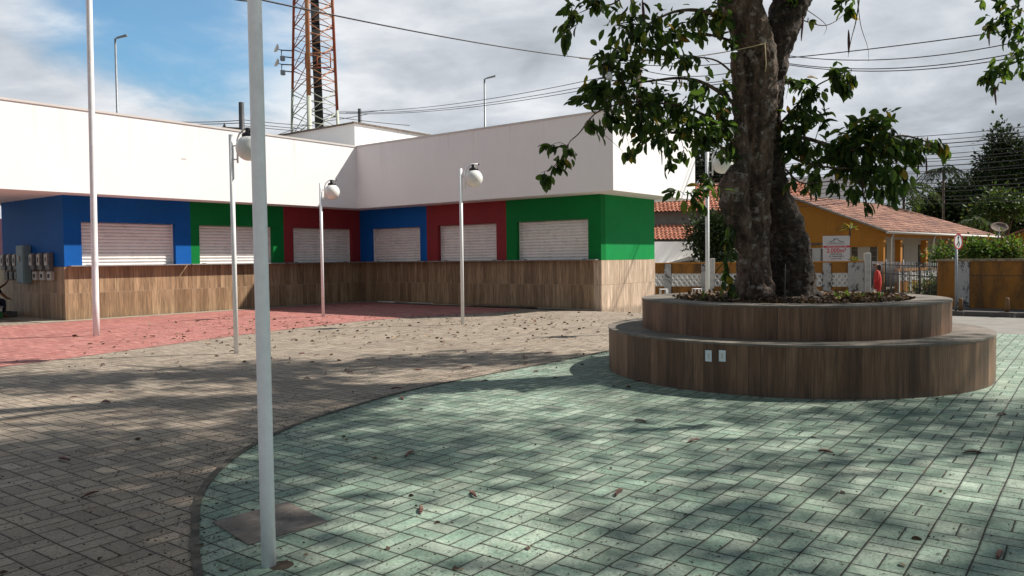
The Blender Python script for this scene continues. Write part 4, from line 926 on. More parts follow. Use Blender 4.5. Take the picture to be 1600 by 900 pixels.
# house with the long porch (local x along the porch, y inwards)
hb = thing('porch_house', 'ochre house with long white-walled porch and weathered tile roof behind the iron fence', 'house', (17.38, 37.0, -.3), R(45))
LB = 18.4; ZE = 2.86; YR = 4.9; ZR = 4.98
sl = (ZR-ZE)/(YR+.35); S_ = Vector((0, 1, sl)).normalized(); lsl = math.hypot(YR+.35, ZR-ZE)
tile_roof('tiled_roof', M['tileB'], hb, (-.5, -.35, ZE), (1, 0, 0), S_, LB+.9, lsl, lambda a, s: a < LB+.9-s*.95)
tile_roof('tiled_roof', M['tileB'], hb, (-.5, 2*YR+.35, ZE), (1, 0, 0), Vector((0, -1, sl)), LB+.9, lsl, lambda a, s: a < LB+.9-s*.95)
tile_roof('tiled_roof', M['tileB'], hb, (LB+.4, -.35, ZE), (0, 1, 0), Vector((-1, 0, sl)), 2*YR+.7, lsl, lambda a, s: s*.93 < a < 2*YR+.7-s*.93)
# roof deck under the tiles, gable
b = MB(); b.hull([(.16, -.33, ZE-.05), (.16, YR, ZR-.05), (.16, 2*YR+.33, ZE-.05)], [(LB-4.6, -.33, ZE-.05), (LB-4.6, YR, ZR-.05), (LB-4.6, 2*YR+.33, ZE-.05)])
b.build('roof_deck', M['woodbeam'], hb)
b = MB(); b.hull([(-.02, -.1, ZE+.02), (-.02, YR, ZR-.03), (-.02, 2*YR, ZE+.02), (-.02, 2*YR, 2.15), (-.02, -.1, 2.15)], [(.14, -.1, ZE+.02), (.14, YR, ZR-.03), (.14, 2*YR, ZE+.02), (.14, 2*YR, 2.15), (.14, -.1, 2.15)])
b.build('gable_wall', M['ochre'], hb)
MB().box(-.06, -.022, 1.6, 8, 2.28, 2.40).build('timber_beam', M['woodbeam'], hb)
b = MB(); b.tube([(-.48, -.38, ZE-.0), (-.48, YR, ZR+.02)], .06, 5); b.build('verge_board', M['timber'], hb)
b = MB(); b.tube([(-.5, -.42, ZE-.06), (LB+.4, -.42, ZE-.06)], .065, 6); b.build('gutter', M['cream'], hb)
MB().box(.0, .12, 1.75, 9.7, 0, 2.14).build('front_wall', M['cream'], hb)
MB().box(.12, LB, 1.8, 1.92, 0, 2.8).build('porch_wall', M['cream'], hb)
MB().box(.12, LB, 9.6, 9.7, 0, 2.8).build('rear_wall', M['cream'], hb)
MB().box(LB-.1, LB, 1.92, 9.6, 0, 2.8).build('far_end_wall', M['ochre'], hb)
MB().box(-.2, LB, -.1, 1.8, .0, .12).build('porch_floor', M['strip'], hb)
MB().box(-.1, LB, -.11, .11, 2.62, 2.80).build('porch_beam', M['ochre'], hb)
for y0, y1 in ((2.3, 2.9), (3.35, 3.6), (4.4, 5.3), (6.3, 7.2)):
    d_ = MB().box(-.03, -.002, y0, y1, .1 if y1-y0 < .8 else .9, 2.1).build('window', M['shade'], hb)
    b = MB()
    for k in range(5): yy = y0+(y1-y0)*(k+.5)/5; b.box(-.045, -.031, yy-.012, yy+.012, .15 if y1-y0 < .8 else .95, 2.05)
    b.build('window_bars', M['timber'], d_)
for x0, wd in ((1.0, .7), (3.4, .85), (4.9, .7), (7.3, .85), (10.6, .9), (14.2, .9)):
    d_ = MB().box(x0, x0+wd, 1.77, 1.797, .12, 2.3).build('door', M['shade'], hb)
    b = MB()
    for k in range(6): b.box(x0+wd*(k+.35)/6, x0+wd*(k+.5)/6, 1.75, 1.769, .15, 2.25)
    for k in range(6): b.box(x0, x0+wd, 1.752, 1.768, .3+k*.34, .33+k*.34)
    b.build('door_grille', M['timber'], d_)
for x in (.0, 2.2, 5.9, 9.2, 12.9, 16.0): MB().box(x-.13, x+.13, -.13, .13, .12, 2.5).build('porch_column', M['ochre'], hb)
for x in (.35, 6.4): MB().tube([(x, -.3, 0), (x, -.3, 2.5), (x+.1, -.38, 2.75)], .035, 6).build('downpipe', M['cream'], hb)
# porch balustrade: ochre plinth, white vent blocks, ochre cap, pillars
def vent_panel(b, x0, x1, y, z0, z1, n=None):
    n = n or max(1, round((x1-x0)/.24)); wq = (x1-x0)/n; rz_ = 2
    for j in range(rz_):
        for i in range(n):
            cx, cz = x0+wq*(i+.5), z0+(z1-z0)*(j+.5)/rz_; rx, rz2 = wq*.5, (z1-z0)/rz_*.5; N_ = 8
            o_ = [(cx+rx*math.cos(a)*1.0, cz+rz2*math.sin(a)*1.0) for a in [2*math.pi*(k+.5)/N_ for k in range(N_)]]
            i_ = [(cx+rx*.60*math.cos(a), cz+rz2*.62*math.sin(a)) for a in [2*math.pi*(k+.5)/N_ for k in range(N_)]]
            for k in range(N_):
                k2 = (k+1) % N_; b.hull([(o_[k][0], y-.05, o_[k][1]), (o_[k2][0], y-.05, o_[k2][1]), (i_[k2][0], y-.05, i_[k2][1]), (i_[k][0], y-.05, i_[k][1])], [(o_[k][0], y+.05, o_[k][1]), (o_[k2][0], y+.05, o_[k2][1]), (i_[k2][0], y+.05, i_[k2][1]), (i_[k][0], y+.05, i_[k][1])])
rail = MB().box(.2, LB-.3, -.62, -.5, 0, .48).build('porch_parapet', M['ochre'], hb)
MB().box(.2, LB-.3, -.65, -.47, .98, 1.10).build('parapet_cap', M['ochre'], rail)
x = .3
while x < LB-1:
    MB().box(x, x+.20, -.66, -.46, 0, .97).build('parapet_pillar', M['cream'], rail); b = MB(); vent_panel(b, x+.22, x+1.5, -.56, .49, .97, 5); b.build('vent_blocks', M['block'], rail); x += 1.52

# house with new orange roofs on the left, behind the fence
ha = thing('tiled_house', 'house with two orange clay tile roofs, seen left of the trunk', 'house', (6.0, 42, -.3), R(-8))
tile_roof('upper_roof', M['tileA'], ha, (-1.5, 2.0, 4.30), (1, 0, 0), (0, 1, .46), 12, 4.6)
tile_roof('lower_roof', M['tileA'], ha, (-1.5, .0, 2.72), (1, 0, 0), (0, 1, .42), 5.6, 2.3)
MB().box(-1.5, 10.2, 2.4, 7.4, 0, 4.25).build('house_wall', plain('dim_render', (.20, .18, .155), .85, .1), ha)
MB().hull([(-1.5, 2.05, 4.22), (10.5, 2.05, 4.22), (10.5, 6.2, 6.12), (-1.5, 6.2, 6.12)], [(-1.5, 2.05, 4.28), (10.5, 2.05, 4.28), (10.5, 6.2, 6.18), (-1.5, 6.2, 6.18)]).build('roof_deck', M['woodbeam'], ha)
MB().box(10.0, 10.2, 7.4, 9, 0, 6).build('rear_gable', M['cream'], ha)
MB().tube([(1.3, -.2, .0), (1.3, -.2, 4.0)], .045, 6).build('pipe', M['cream'], ha)
o = MB().box(-.6, 2.75, -.1, .1, 0, 2.55).build('yard_wall', M['white']); o.location = (7.1, 39.2, -.3); o.rotation_euler = (0, 0, R(26)); tag(o, 'plain white yard wall below the orange roofs', 'wall')
b = MB(); b.hull([(-1, -1, 0), (1, -1, 0), (1, 1, 0), (-1, 1, 0)], [(-1, -1, 1.05), (1, -1, 1.05), (1, 1, 1.05), (-1, 1, 1.05)])
t_ = thing('small_shed', 'low shed with a pale pitched roof showing just over the fence', 'shed', (8.9, 39.6, -.3), R(-10)); b.build('shed_wall', M['cream'], t_)
MB().hull([(-1.5, -1.2, 1.35), (0, -1.2, 1.80), (1.4, -1.2, 1.25), (0, -1.2, 1.62)], [(-1.5, 1.2, 1.35), (0, 1.2, 1.80), (1.4, 1.2, 1.25), (0, 1.2, 1.62)]).build('shed_roof', M['cream'], t_)
# white block building seen between trunk and porch house, with a red roof edge
t_ = thing('white_building', 'white building glimpsed right of the trunk behind the porch house', 'building', (21, 62, -.3), 0)
MB().box(-3, 6.0, 0, 8, 0, 7.9).build('wall', M['white'], t_); MB().box(-3.2, -.8, -.2, 8.2, 7.92, 8.7).build('roof_edge', M['tileA'], t_)
# house at the right edge
hc = thing('gabled_house', 'ochre gabled house at the right edge behind the hedge, with a white window frame', 'house', (29.3, 47.5, -.3), R(-38))
MB().hull([(0, 0, 0), (9, 0, 0), (9, 0, 2.6), (4.5, 0, 4.3), (0, 0, 2.5)], [(0, 6, 0), (9, 6, 0), (9, 6, 2.6), (4.5, 6, 4.3), (0, 6, 2.5)]).build('gable_wall', M['ochre'], hc)
MB().hull([(-.4, -.3, 2.38), (4.5, -.3, 4.36), (4.5, -.3, 4.48), (-.4, -.3, 2.50)], [(-.4, 6, 2.38), (4.5, 6, 4.36), (4.5, 6, 4.48), (-.4, 6, 2.50)]).hull([(9.4, -.3, 2.38), (4.5, -.3, 4.36), (4.5, -.3, 4.48), (9.4, -.3, 2.50)], [(9.4, 6, 2.38), (4.5, 6, 4.36), (4.5, 6, 4.48), (9.4, 6, 2.50)]).build('roof', M['tileB'], hc)
wn_ = MB().box(2.2, 3.9, -.05, -.01, 1.0, 2.3).build('window', M['timber'], hc); b = MB()
for k in range(6): b.box(2.25, 3.85, -.065, -.052, 1.1+k*.2, 1.2+k*.2)
b.build('louvres', M['cream'], wn_)
MB().tube([(1.9, -.1, 2.35), (4.1, -.1, 2.35), (4.1, -.1, .5)], .05, 6).build('downpipe', M['cream'], hc)
p = at(1561, 356, 46.5); t_ = thing('satellite_dish', 'grey satellite dish on a short mast above the right-hand houses', 'satellite dish', (p.x, p.y, p.z), 0)
o = MB().lathe([(0, -.02), (.22, .01), (.40, .07), (.47, .12), (.46, .14), (.38, .09), (0, .01)], (0, 0, 0), 24).build('dish', M['woodbeam'], t_); o.rotation_euler = (R(38), 0, R(-20)); o.location = (0, 0, -.05)
MB().tube([(0, .05, 0), (0, .05, -1.2)], .05, 6).build('mast', M['metal'], t_); MB().tube([(0, -.1, -.3), (0, -.7, .1)], .02, 5).build('feed_arm', M['metal'], t_)

# ------------------------------------------------------------------ street fences and walls
def fence_block(name, lab, P0, P1, cat='fence'):
    d = (Vector(P1)-Vector(P0)); L_ = d.length; t_ = thing(name, lab, cat, (P0[0], P0[1], -.3), math.atan2(d.y, d.x)); return t_, L_
fb, L_ = fence_block('block_fence', 'low ochre street fence with white vent blocks and weathered grey pillars', (6.2, 36.8), (14.95, 33.4))
MB().box(0, L_, -.07, .07, 0, .42).build('plinth', M['ochrewall'], fb)
MB().box(0, L_, -.07, .07, 1.02, 1.46).build('upper_band', M['ochrewall'], fb)
MB().box(0, L_, -.10, .10, 1.46, 1.52).build('cap', M['ochre'], fb)
pil = [(.95, .30), (2.62, .30), (4.2, .34), (5.9, .3), (7.75, .33), (8.75, .62)]
x = 0
for px0, wd in pil:
    b = MB(); vent_panel(b, x, px0, 0, .42, 1.02); b.build('vent_blocks', M['block'], fb); x = px0+wd
    MB().box(px0, px0+wd, -.13, .13, 0, 1.458).build('pillar', M['greypillar'], fb)
def post(P, ht, lab, wd=.10, lean=0):
    o = MB().box(-wd, wd, -wd*.8, wd*.8, 0, ht, .015).build('concrete_post', M['timber'] if False else plain('post_paint', (.5, .48, .45), .85, .15, 4), None, (P[0], P[1], -.3)); o.rotation_euler = (0, lean, 0); tag(o, lab, 'post')
post((15.03, 33.3), 1.86, 'whitish concrete post at the end of the block fence beside the person in red', .12)
post((8.95, 35.3), 1.70, 'whitish leaning post beside the lamp post left of the trunk', .10, R(1.5))
fi, L_ = fence_block('iron_fence', 'dark iron bar fence in front of the porch house', (15.2, 33.2), (13.62, 24.9))
b = MB(); n = int(L_/.17)
for k in range(n+1): x = L_*k/n; b.tube([(x, 0, .02), (x, 0, 1.50)], .016, 5); 
b.build('bars', M['darkmetal'], fi)
for z in (.12, 1.02, 1.36): MB().box(0, L_, -.012, .012, z, z+.03).build('rail', M['darkmetal'], fi)
for x in (2.0, 4.3, 6.2): MB().tube([(x, 0, 0), (x, 0, 1.6)], .03, 6).build('post', M['darkmetal'], fi)
wl, L_ = fence_block('street_wall', 'ochre masonry street wall with stained grey pillars and a mossy cap at the right', (13.45, 24.85), (22.5, 16.0), 'wall')
MB().box(0, L_, -.07, .07, .1, 1.55).build('wall_panel', M['ochrewall'], wl)
MB().box(-.02, L_, -.12, .12, 1.55, 1.62).build('cap', M['ochrecap'], wl)
for x, wd in ((.55, .36), (2.63, .30), (5.2, .36), (7.8, .36), (10.4, .36)): MB().box(x, x+wd, -.105, .105, .1, 1.548).build('pillar', M['greypillar'], wl)
MB().box(.92, 2.62, -.0725, -.0705, 1.10, 1.12).box(2.94, 5.2, -.0725, -.0705, 1.10, 1.12).build('groove', M['shade'], wl)
# traffic sign
ts = thing('traffic_sign', 'round white traffic sign with red rim on a grey pole before the ochre wall', 'road sign', (12.88, 22.82, -.18), R(32))
MB().tube([(0, 0, 0), (0, 0, 2.02)], .036, 10).build('pole', M['metal'], ts)
disc = MB().tube([(0, -.052, 2.02), (0, -.040, 2.02)], .222, 28).build('sign_face', M['plasticwhite'], ts)
b = MB(); b.lathe([(.195, 0), (.228, 0), (.228, .008), (.195, .008), (.195, 0)], (0, 0, 0), 28, False); b.xf(Matrix.Rotation(R(90), 4, 'X')); o = b.build('rim', M['signred'], disc); o.location = (0, -.053, 2.02)
b = MB()
def flat(b, pts, y=-.056, dx=0, dz_=2.02): b.hull([(x+dx, y, z+dz_) for x, z in pts], [(x+dx, y+.003, z+dz_) for x, z in pts])
flat(b, [(-.02, .02), (.02, .02), (.02, .10), (.05, .10), (0, .17), (-.05, .10), (-.02, .10)])
flat(b, [(-.10, -.10), (-.06, -.13), (.02, -.04), (.05, -.07), (.06, .01), (-.03, .0), (-.01, -.02)], dx=-.0)
flat(b, [(.0, -.16), (.04, -.16), (.09, -.06), (.05, -.05)])
b.build('arrow_symbol', M['signblack'], disc)
def stump(P, ht, lab): o = MB().tube([(0, 0, 0), (0, 0, ht*.9), (0, 0, ht)], [.06, .055, .045], 9).build('short_post', M['stump'], None, (P[0], P[1], -.18)); tag(o, lab, 'bollard', 'short worn posts on the pavement')
stump((13.85, 22.0), .42, 'short worn orange-brown post on the pavement before the ochre wall'); stump((12.98, 22.75), .38, 'short worn post beside the foot of the traffic sign')
# notice board
sb = thing('notice_board', 'white property notice board reading 2.000m² above the block fence', 'sign', (at(1306.5, 409, 34.4).x, 34.4, at(1306.5, 409, 34.4).z), R(-6))
W2, H2 = .565, 1.13
MB().box(-W2, W2, -.015, .015, .0, H2).build('panel', M['board'], sb)
for x in (-.5, .5): MB().tube([(x, .04, -1.5), (x, .04, H2)], .025, 6).build('leg', M['timber'], sb)
rot = (R(90), 0, 0)
MB().box(-W2+.02, W2+.02, -.022, -.016, .62, .70).build('red_band', M['signred'], sb)
text(sb, 'VENDO ÁREA TOTAL COM', .07, M['signpink'], (0, -.024, .637), rot)
text(sb, '2.000m²', .27, M['signred'], (0, -.0185, .40), rot, sx=.93)
text(sb, 'ESCRITURADA', .075, M['signblack'], (.0, -.0185, .31), rot)
text(sb, '71 9 9614-0013', .10, M['signblack'], (.0, -.0185, .20), rot)
text(sb, 'Consultoria Imobiliária', .05, M['signblack'], (.0, -.0185, .12), rot)
text(sb, 'LUIS BRAGANÇA', .095, M['signpink'] if False else plain('sign_grey', (.22, .20, .21), .5), (0, -.0185, .77), rot)
b = MB(); b.tube([(-.30, -.02, .88), (-.18, -.02, .88), (-.0, -.02, 1.02), (.17, -.02, .88), (.32, -.02, .88)], .012, 4); b.tube([(-.09, -.02, .96), (-.09, -.02, 1.03)], .012, 4); b.build('roof_emblem', M['signblack'], sb)

# small white stools by the fence, satellite etc
for k, (x, y, lab) in enumerate(((1037, 461, 'small white metal stool frame left by the fence near the building corner'), (1089, 462, 'second small white stool frame by the fence, nearer the lamp'))):
    p = at(x, y, 33.0); t_ = thing('stool', lab, 'stool', (p.x, p.y, -.3), R(10*k), 'white stools')
    for a, c in ((-.15, -.15), (.15, -.15), (.15, .15), (-.15, .15)): MB().tube([(a, c, 0), (a*.9, c*.9, .42)], .018, 6).build('leg', M['plasticwhite'], t_)
    MB().box(-.17, .17, -.17, .17, .42, .45, .01).build('seat', M['plasticwhite'], t_)

# ------------------------------------------------------------------ shrubs, trees, palms behind
def bush(name, lab, cat, loc, ells, size, n_per, m, trunk=None, group=None):
    t_ = thing(name, lab, cat, loc, 0, group); P, D = crown(ells, size, n_per)
    o = leafobj(blades(P, D, size*(.8+.5*rng.random(len(P))), rng.random(len(P)), .5, True), M[m], t_, 'crown' if trunk else 'foliage'); o['kind'] = 'stuff'
    top = max(c[2] for c, r_, n in ells)
    b = MB(); b.tube([(0, 0, -.05), (.03, 0, top*.5), (-.05, 0, top*.9)], [trunk or .04, (trunk or .04)*.8, (trunk or .04)*.3], 8)
    if trunk:
        for c, r_, n in ells[:6]: b.tube([(0, 0, top*.35), (c[0]*.5, c[1]*.5, c[2]*.75), (c[0], c[1], c[2])], [trunk*.5, trunk*.3, trunk*.08], 6)
    b.build('trunk' if trunk else 'stems', M['bark'] if trunk else M['twig'], t_); return t_
def ell_px(lst, Y, base):   # ellipses measured in the photograph turned into volumes at a real distance
    out = []
    for x, y, rx, ry, n in lst:
        c = at(x, y, Y)-Vector(base); k = Y/F_PX; out.append(((c.x, c.y, c.z), (rx*k, rx*k*.8, ry*k), n))
    return out
B1 = (10.9, 38.5, -.3)
bush('bush', 'dark round shrub behind the fence between the lamp post and the trunk', 'shrub', B1, ell_px([(1118, 380, 38, 38, 3600), (1100, 362, 26, 24, 1400), (1135, 355, 30, 22, 1500)], 38.5, B1), .16, 8, 'leafdark')
B1 = (10.9, 39.5, -.3)
B2 = (16.9, 30.6, -.3)
hedge = [(1478, 398, 20, 10, 500, 'small flowering shrub over the iron fence end left of the traffic sign'), (1530, 391, 22, 12, 900, 'bright green shrub behind the ochre wall right of the traffic sign'), (1556, 396, 16, 10, 500, 'low part of the hedge, middle shrub behind the ochre wall'), (1580, 391, 24, 13, 900, 'green shrub behind the ochre wall at the right edge')]
for x, y, rx, ry, n, lab in hedge:
    q = at(x, 400, 27.0); base = (q.x, q.y, -.3); bush('hedge_shrub', lab, 'shrub', base, ell_px([(x, y, rx, ry, n), (x-6, y+9, rx, 8, n//2)], 27.0, base), .12, 7, 'leafbright', None, 'shrubs behind the ochre wall')
B3 = at(1452, 460, 31); B3 = (B3.x, B3.y, -.3)
bush('ground_plants', 'green leafy plants on the ground behind the iron fence', 'plants', B3, ell_px([(1440, 456, 14, 6, 400), (1460, 452, 14, 10, 600), (1470, 446, 8, 12, 400)], 31, B3), .13, 6, 'leafbright')
DT = [('tree', 'large dark bushy tree with a pointed top at the right edge', [(1562, 225, 14, 24, 900), (1548, 252, 14, 14, 600), (1585, 250, 26, 28, 1800), (1560, 285, 34, 30, 3200), (1600, 300, 52, 52, 6500), (1540, 310, 36, 34, 3200), (1640, 260, 40, 50, 2200), (1580, 345, 50, 30, 2200)], 62, (1575, 400), .30),
      ('tree', 'dark tree behind the porch house roof, left of the pointed one', [(1480, 322, 30, 22, 3000), (1510, 325, 36, 30, 4200), (1452, 332, 26, 18, 2200), (1520, 350, 44, 26, 4200), (1490, 295, 14, 12, 500), (1475, 345, 36, 22, 2600), (1440, 350, 30, 16, 2200), (1550, 365, 50, 18, 3600)], 66, (1500, 400), .30),
      ('tree', 'tree crown showing between the building end and the lamp globe', [(1110, 262, 32, 26, 1500), (1085, 250, 18, 16, 500), (1150, 262, 30, 24, 900), (1100, 290, 30, 20, 700)], 64, (1110, 400), .30),
      ('tree', 'lighter green tree in front of the dark ones above the far roof', [(1560, 318, 28, 16, 900), (1590, 325, 24, 16, 700), (1535, 340, 20, 14, 500)], 56, (1565, 400), .26)]
for k, (nm, lab, L_, Yd, (bx, by), sz) in enumerate(DT):
    q = at(bx, by, Yd); base = (q.x, q.y, -.3); bush(nm, lab, 'tree', base, ell_px(L_, Yd, base), sz, 9, 'leafmid' if k == 3 else 'leafdark', .28, 'trees behind the houses')
def palm(x, ytop, Yd, lab, fr, n=15, small=False, m='leafdark'):
    q = at(x, ytop, Yd); t_ = thing('palm_tree', lab, 'palm', (q.x, q.y, -.3), 0, 'palms behind the houses'); H_ = q.z+.3
    MB().tube([(0, 0, 0), (.05, 0, H_*.5), (0, 0, H_)], [.16, .10, .08], 8).build('trunk', M['woodbeam'], t_)
    for k in range(n):
        a = 2*math.pi*k/n+random.uniform(-.15, .15); rise = random.uniform(.1, .9); L_ = fr*random.uniform(.85, 1.15); mid = MB(); pts = []
        for i in range(9):
            f = i/8; pts.append(Vector((math.cos(a)*L_*f*.95, math.sin(a)*L_*f*.95, H_+L_*(rise*f-1.05*f*f*(.7+rise*.4)))))
        mid.tube(pts, [.03*(1-.9*i/8) for i in range(9)], 4); P = []; D = []
        for i in range(1, 26):
            f = i/26*8; j = min(7, int(f)); p = pts[j].lerp(pts[j+1], f-j); tan = (pts[j+1]-pts[j]).normalized(); sd_ = tan.cross(Vector((0, 0, 1))).normalized()
            for s_ in (-1, 1): P.append(tuple(p)); D.append(tuple(tan*.6+sd_*s_*.8+Vector((0, 0, -.45))))
        fo = mid.build('frond', M[m], t_); me_ = fo.data; add_tone(me_, np.full(len(me_.vertices), .3))
        lb = blades(P, D, fr*.30*(1-.5*rng.random(len(P))), rng.random(len(P)), .10, True); leafobj(lb, M[m], fo, 'leaflets')
palm(1474, 266, 60, 'slender palm tree standing over the porch house roof', 2.0, 14)
palm(1412, 296, 50, 'fuller palm tree at the end of the low leaves behind the tiled roof', 2.2, 16, m='leafmid')
palm(1520, 345, 52, 'low palm behind the far end of the porch roof', 1.7, 12, m='leafmid')
# bromeliad growing on the gable
q = at(1328, 358, 36.0); t_ = thing('bromeliad', 'spiky pale plant growing at the gable edge over the notice board', 'plant', q, 0)
P = []; D = []
for k in range(26): a = random.uniform(0, 6.28); P.append((0, 0, 0)); D.append((math.cos(a), math.sin(a)*.7, random.uniform(-.3, 1.1)))
leafobj(blades(P, D, .42*(.7+.5*rng.random(26)), .9+.1*rng.random(26), .08), M['leafbright'], t_, 'leaves'); MB().tube([(0, 0, -.35), (0, 0, .05)], .04, 6).build('stem', M['twig'], t_)
q = at(1334, 408.5, 33.8); t_ = thing('bromeliad', 'small orange-tipped tuft growing on the fence cap beside the notice board', 'plant', q, 0)
P = [(0, 0, 0)]*14; D = [(random.uniform(-1, 1), random.uniform(-1, 1), random.uniform(.3, 1)) for k in range(14)]
leafobj(blades(P, D, .30*np.ones(14), .85+.15*rng.random(14), .09), M['leafbright'], t_, 'leaves'); MB().tube([(0, 0, -.06), (0, 0, .03)], .02, 6).build('stem', M['twig'], t_)
# far left: pink wall end and parked white car glimpsed past the end wall
o = MB().box(-2.5, 0, 0, .2, 0, 3.6).box(-2.6, .05, -.05, .25, 3.0, 3.1).build('render_wall', plain('pinkish_wall', (.36, .18, .24), .8, .1)); o.location = (-21.9, 34.5, -.1); tag(o, 'pinkish wall glimpsed at the far left edge beyond the building', 'wall')
o = MB().box(-3.5, 0.1, -.2, 0, 0, 1.9).build('garden_wall', M['strip']); o.location = (-21.4, 33.5, -.1); tag(o, 'beige wall at the far left edge below the pinkish one', 'wall')

# ------------------------------------------------------------------ people
def skin_obj(name, joints, edges, m, parent, sub=2, root=0):
    me_ = bpy.data.meshes.new(name); names = list(joints); me_.from_pydata([joints[k][:3] for k in names], [(names.index(a), names.index(b_)) for a, b_ in edges], [])
    me_.materials.append(m); o = bpy.data.objects.new(name, me_); col.objects.link(o); o.parent = parent
    sk = o.modifiers.new('skin', 'SKIN'); sk.use_smooth_shade = True
    if not me_.skin_vertices: print('no skin layer', name)
    for i, k in enumerate(names):
        r_ = joints[k][3]; r_ = r_ if isinstance(r_, tuple) else (r_, r_)
        me_.skin_vertices[0].data[i].radius = r_; me_.skin_vertices[0].data[i].use_root = (i == root)
    ss = o.modifiers.new('sub', 'SUBSURF'); ss.levels = ss.render_levels = sub
    return o
def hand(J, E, nm, wrist, d, side, palmn):
    """five curled fingers from the wrist along d"""
    d = Vector(d).normalized(); s_ = Vector(side).normalized(); n_ = Vector(palmn).normalized(); w_ = Vector(wrist)
    J[nm+'palm'] = (*(w_+d*.055), (.020, .032)); E.append((nm+'wrist', nm+'palm'))
    for i, (o_, L_) in enumerate(((-.027, .058), (-.009, .070), (.009, .066), (.026, .052))):
        k0 = w_+d*.085+s_*o_; k1 = k0+d*L_*.55+n_*.006; k2 = k1+d*L_*.4+n_*.020
        J[nm+'k%d' % i] = (*k0, .0095); J[nm+'m%d' % i] = (*k1, .0085); J[nm+'t%d' % i] = (*k2, .007)
        E += [(nm+'palm', nm+'k%d' % i), (nm+'k%d' % i, nm+'m%d' % i), (nm+'m%d' % i, nm+'t%d' % i)]
    t0 = w_+d*.035-s_*.035+n_*.008; t1 = t0+d*.035-s_*.018+n_*.012
    J[nm+'th0'] = (*t0, .011); J[nm+'th1'] = (*t1, .008); E += [(nm+'palm', nm+'th0'), (nm+'th0', nm+'th1')]
def face(parent, c, fwd, right, m_hair=None):
    c, fwd, right = Vector(c), Vector(fwd).normalized(), Vector(right).normalized()
    for s_ in (-1, 1):
        MB().ball(c+fwd*.083+right*s_*.031+Vector((0, 0, .005)), .0125, 10).build('eye', M['hair'], parent)
        MB().ball(c+right*s_*.083, .02, 8).build('ear', M['skin'], parent)
    MB().tube([c+fwd*.088+Vector((0, 0, .0)), c+fwd*.112+Vector((0, 0, -.03)), c+fwd*.092+Vector((0, 0, -.04))], [.007, .014, .010], 6).build('nose', M['skin'], parent)
    MB().tube([c+fwd*.090-right*.022+Vector((0, 0, -.062)), c+fwd*.097+Vector((0, 0, -.062)), c+fwd*.090+right*.022+Vector((0, 0, -.062))], [.004, .008, .004], 6).build('mouth', M['redcloth'], parent)
# woman in red walking past, facing away to the left (local -x is her forward)
wm = thing('person', 'person in red with dark hair walking past the iron fence, carrying a pale bag', 'person', (11.62, 25.0, -.3), R(-25))
J = dict(pelvis=(0, 0, .84, (.145, .115)), waist=(0, 0, .98, (.115, .095)), chest=(-.01, 0, 1.17, (.145, .105)), neck0=(-.01, 0, 1.29, .06), neck=(-.02, 0, 1.335, .048), jaw=(-.045, 0, 1.385, .058), head=(-.025, 0, 1.45, (.082, .09)), crown_=(-.012, 0, 1.505, .062),
 hipl=(0, -.085, .80, .095), kneel=(-.10, -.085, .45, .058), ankl=(-.02, -.085, .09, .038), toel=(-.17, -.09, .035, .032), hipr=(0, .085, .80, .095), kneer=(.0, .085, .44, .058), ankr=(.20, .085, .13, .038), toer=(.09, .09, .03, .032),
 shl=(-.01, -.165, 1.235, .055), ell=(-.02, -.215, .99, .040), lwrist=(-.12, -.215, .80, .026), shr=(-.01, .165, 1.235, .055), elr=(.04, .21, .99, .040), rwrist=(-.02, .21, .79, .026))
E = [('pelvis', 'waist'), ('waist', 'chest'), ('chest', 'neck0'), ('neck0', 'neck'), ('neck', 'jaw'), ('jaw', 'head'), ('head', 'crown_'), ('pelvis', 'hipl'), ('hipl', 'kneel'), ('kneel', 'ankl'), ('ankl', 'toel'), ('pelvis', 'hipr'), ('hipr', 'kneer'), ('kneer', 'ankr'), ('ankr', 'toer'), ('chest', 'shl'), ('shl', 'ell'), ('ell', 'lwrist'), ('chest', 'shr'), ('shr', 'elr'), ('elr', 'rwrist')]
J2 = dict(J); E2 = list(E)
hand(J2, E2, 'l', (-.12, -.215, .80), (-.2, 0, -1), (1, 0, 0), (0, 1, 0)); hand(J2, E2, 'r', (-.02, .21, .79), (-.1, 0, -1), (1, 0, 0), (0, -1, 0))
wb = skin_obj('body', J2, E2, M['skin'], wm)
face(wb, (-.03, 0, 1.44), (-1, 0, 0), (0, 1, 0))
up = lambda k, e: (*J[k][:3], tuple(q+e for q in (J[k][3] if isinstance(J[k][3], tuple) else (J[k][3],)*2)))
JD = {k: up(k, .016) for k in ('pelvis', 'waist', 'chest', 'hipl', 'hipr', 'shl', 'ell', 'shr', 'elr')}
JD['neck0'] = (-.01, 0, 1.27, .068); JD['cuffl'] = (-.105, -.215, .83, .036); JD['cuffr'] = (-.01, .21, .82, .036); JD['kl'] = (-.085, -.085, .52, .082); JD['kr'] = (0, .085, .52, .082)
skin_obj('outfit', JD, [('pelvis', 'waist'), ('waist', 'chest'), ('chest', 'neck0'), ('chest', 'shl'), ('shl', 'ell'), ('ell', 'cuffl'), ('chest', 'shr'), ('shr', 'elr'), ('elr', 'cuffr'), ('pelvis', 'hipl'), ('pelvis', 'hipr'), ('hipl', 'kl'), ('hipr', 'kr')], M['redcloth'], wb)
skin_obj('hair', dict(a=(.01, 0, 1.475, (.095, .10)), b=(.045, 0, 1.40, (.085, .07)), c=(.065, 0, 1.33, (.07, .04)), d=(.07, 0, 1.29, (.045, .03))), [('a', 'b'), ('b', 'c'), ('c', 'd')], M['hair'], wb)
bg_ = thing('hand_bag', 'pale bag held at the side of the person in red', 'bag', Vector((11.62, 25, -.3))+Matrix.Rotation(R(-25), 3, 'Z')@Vector((-.14, -.23, .42)), R(-25))
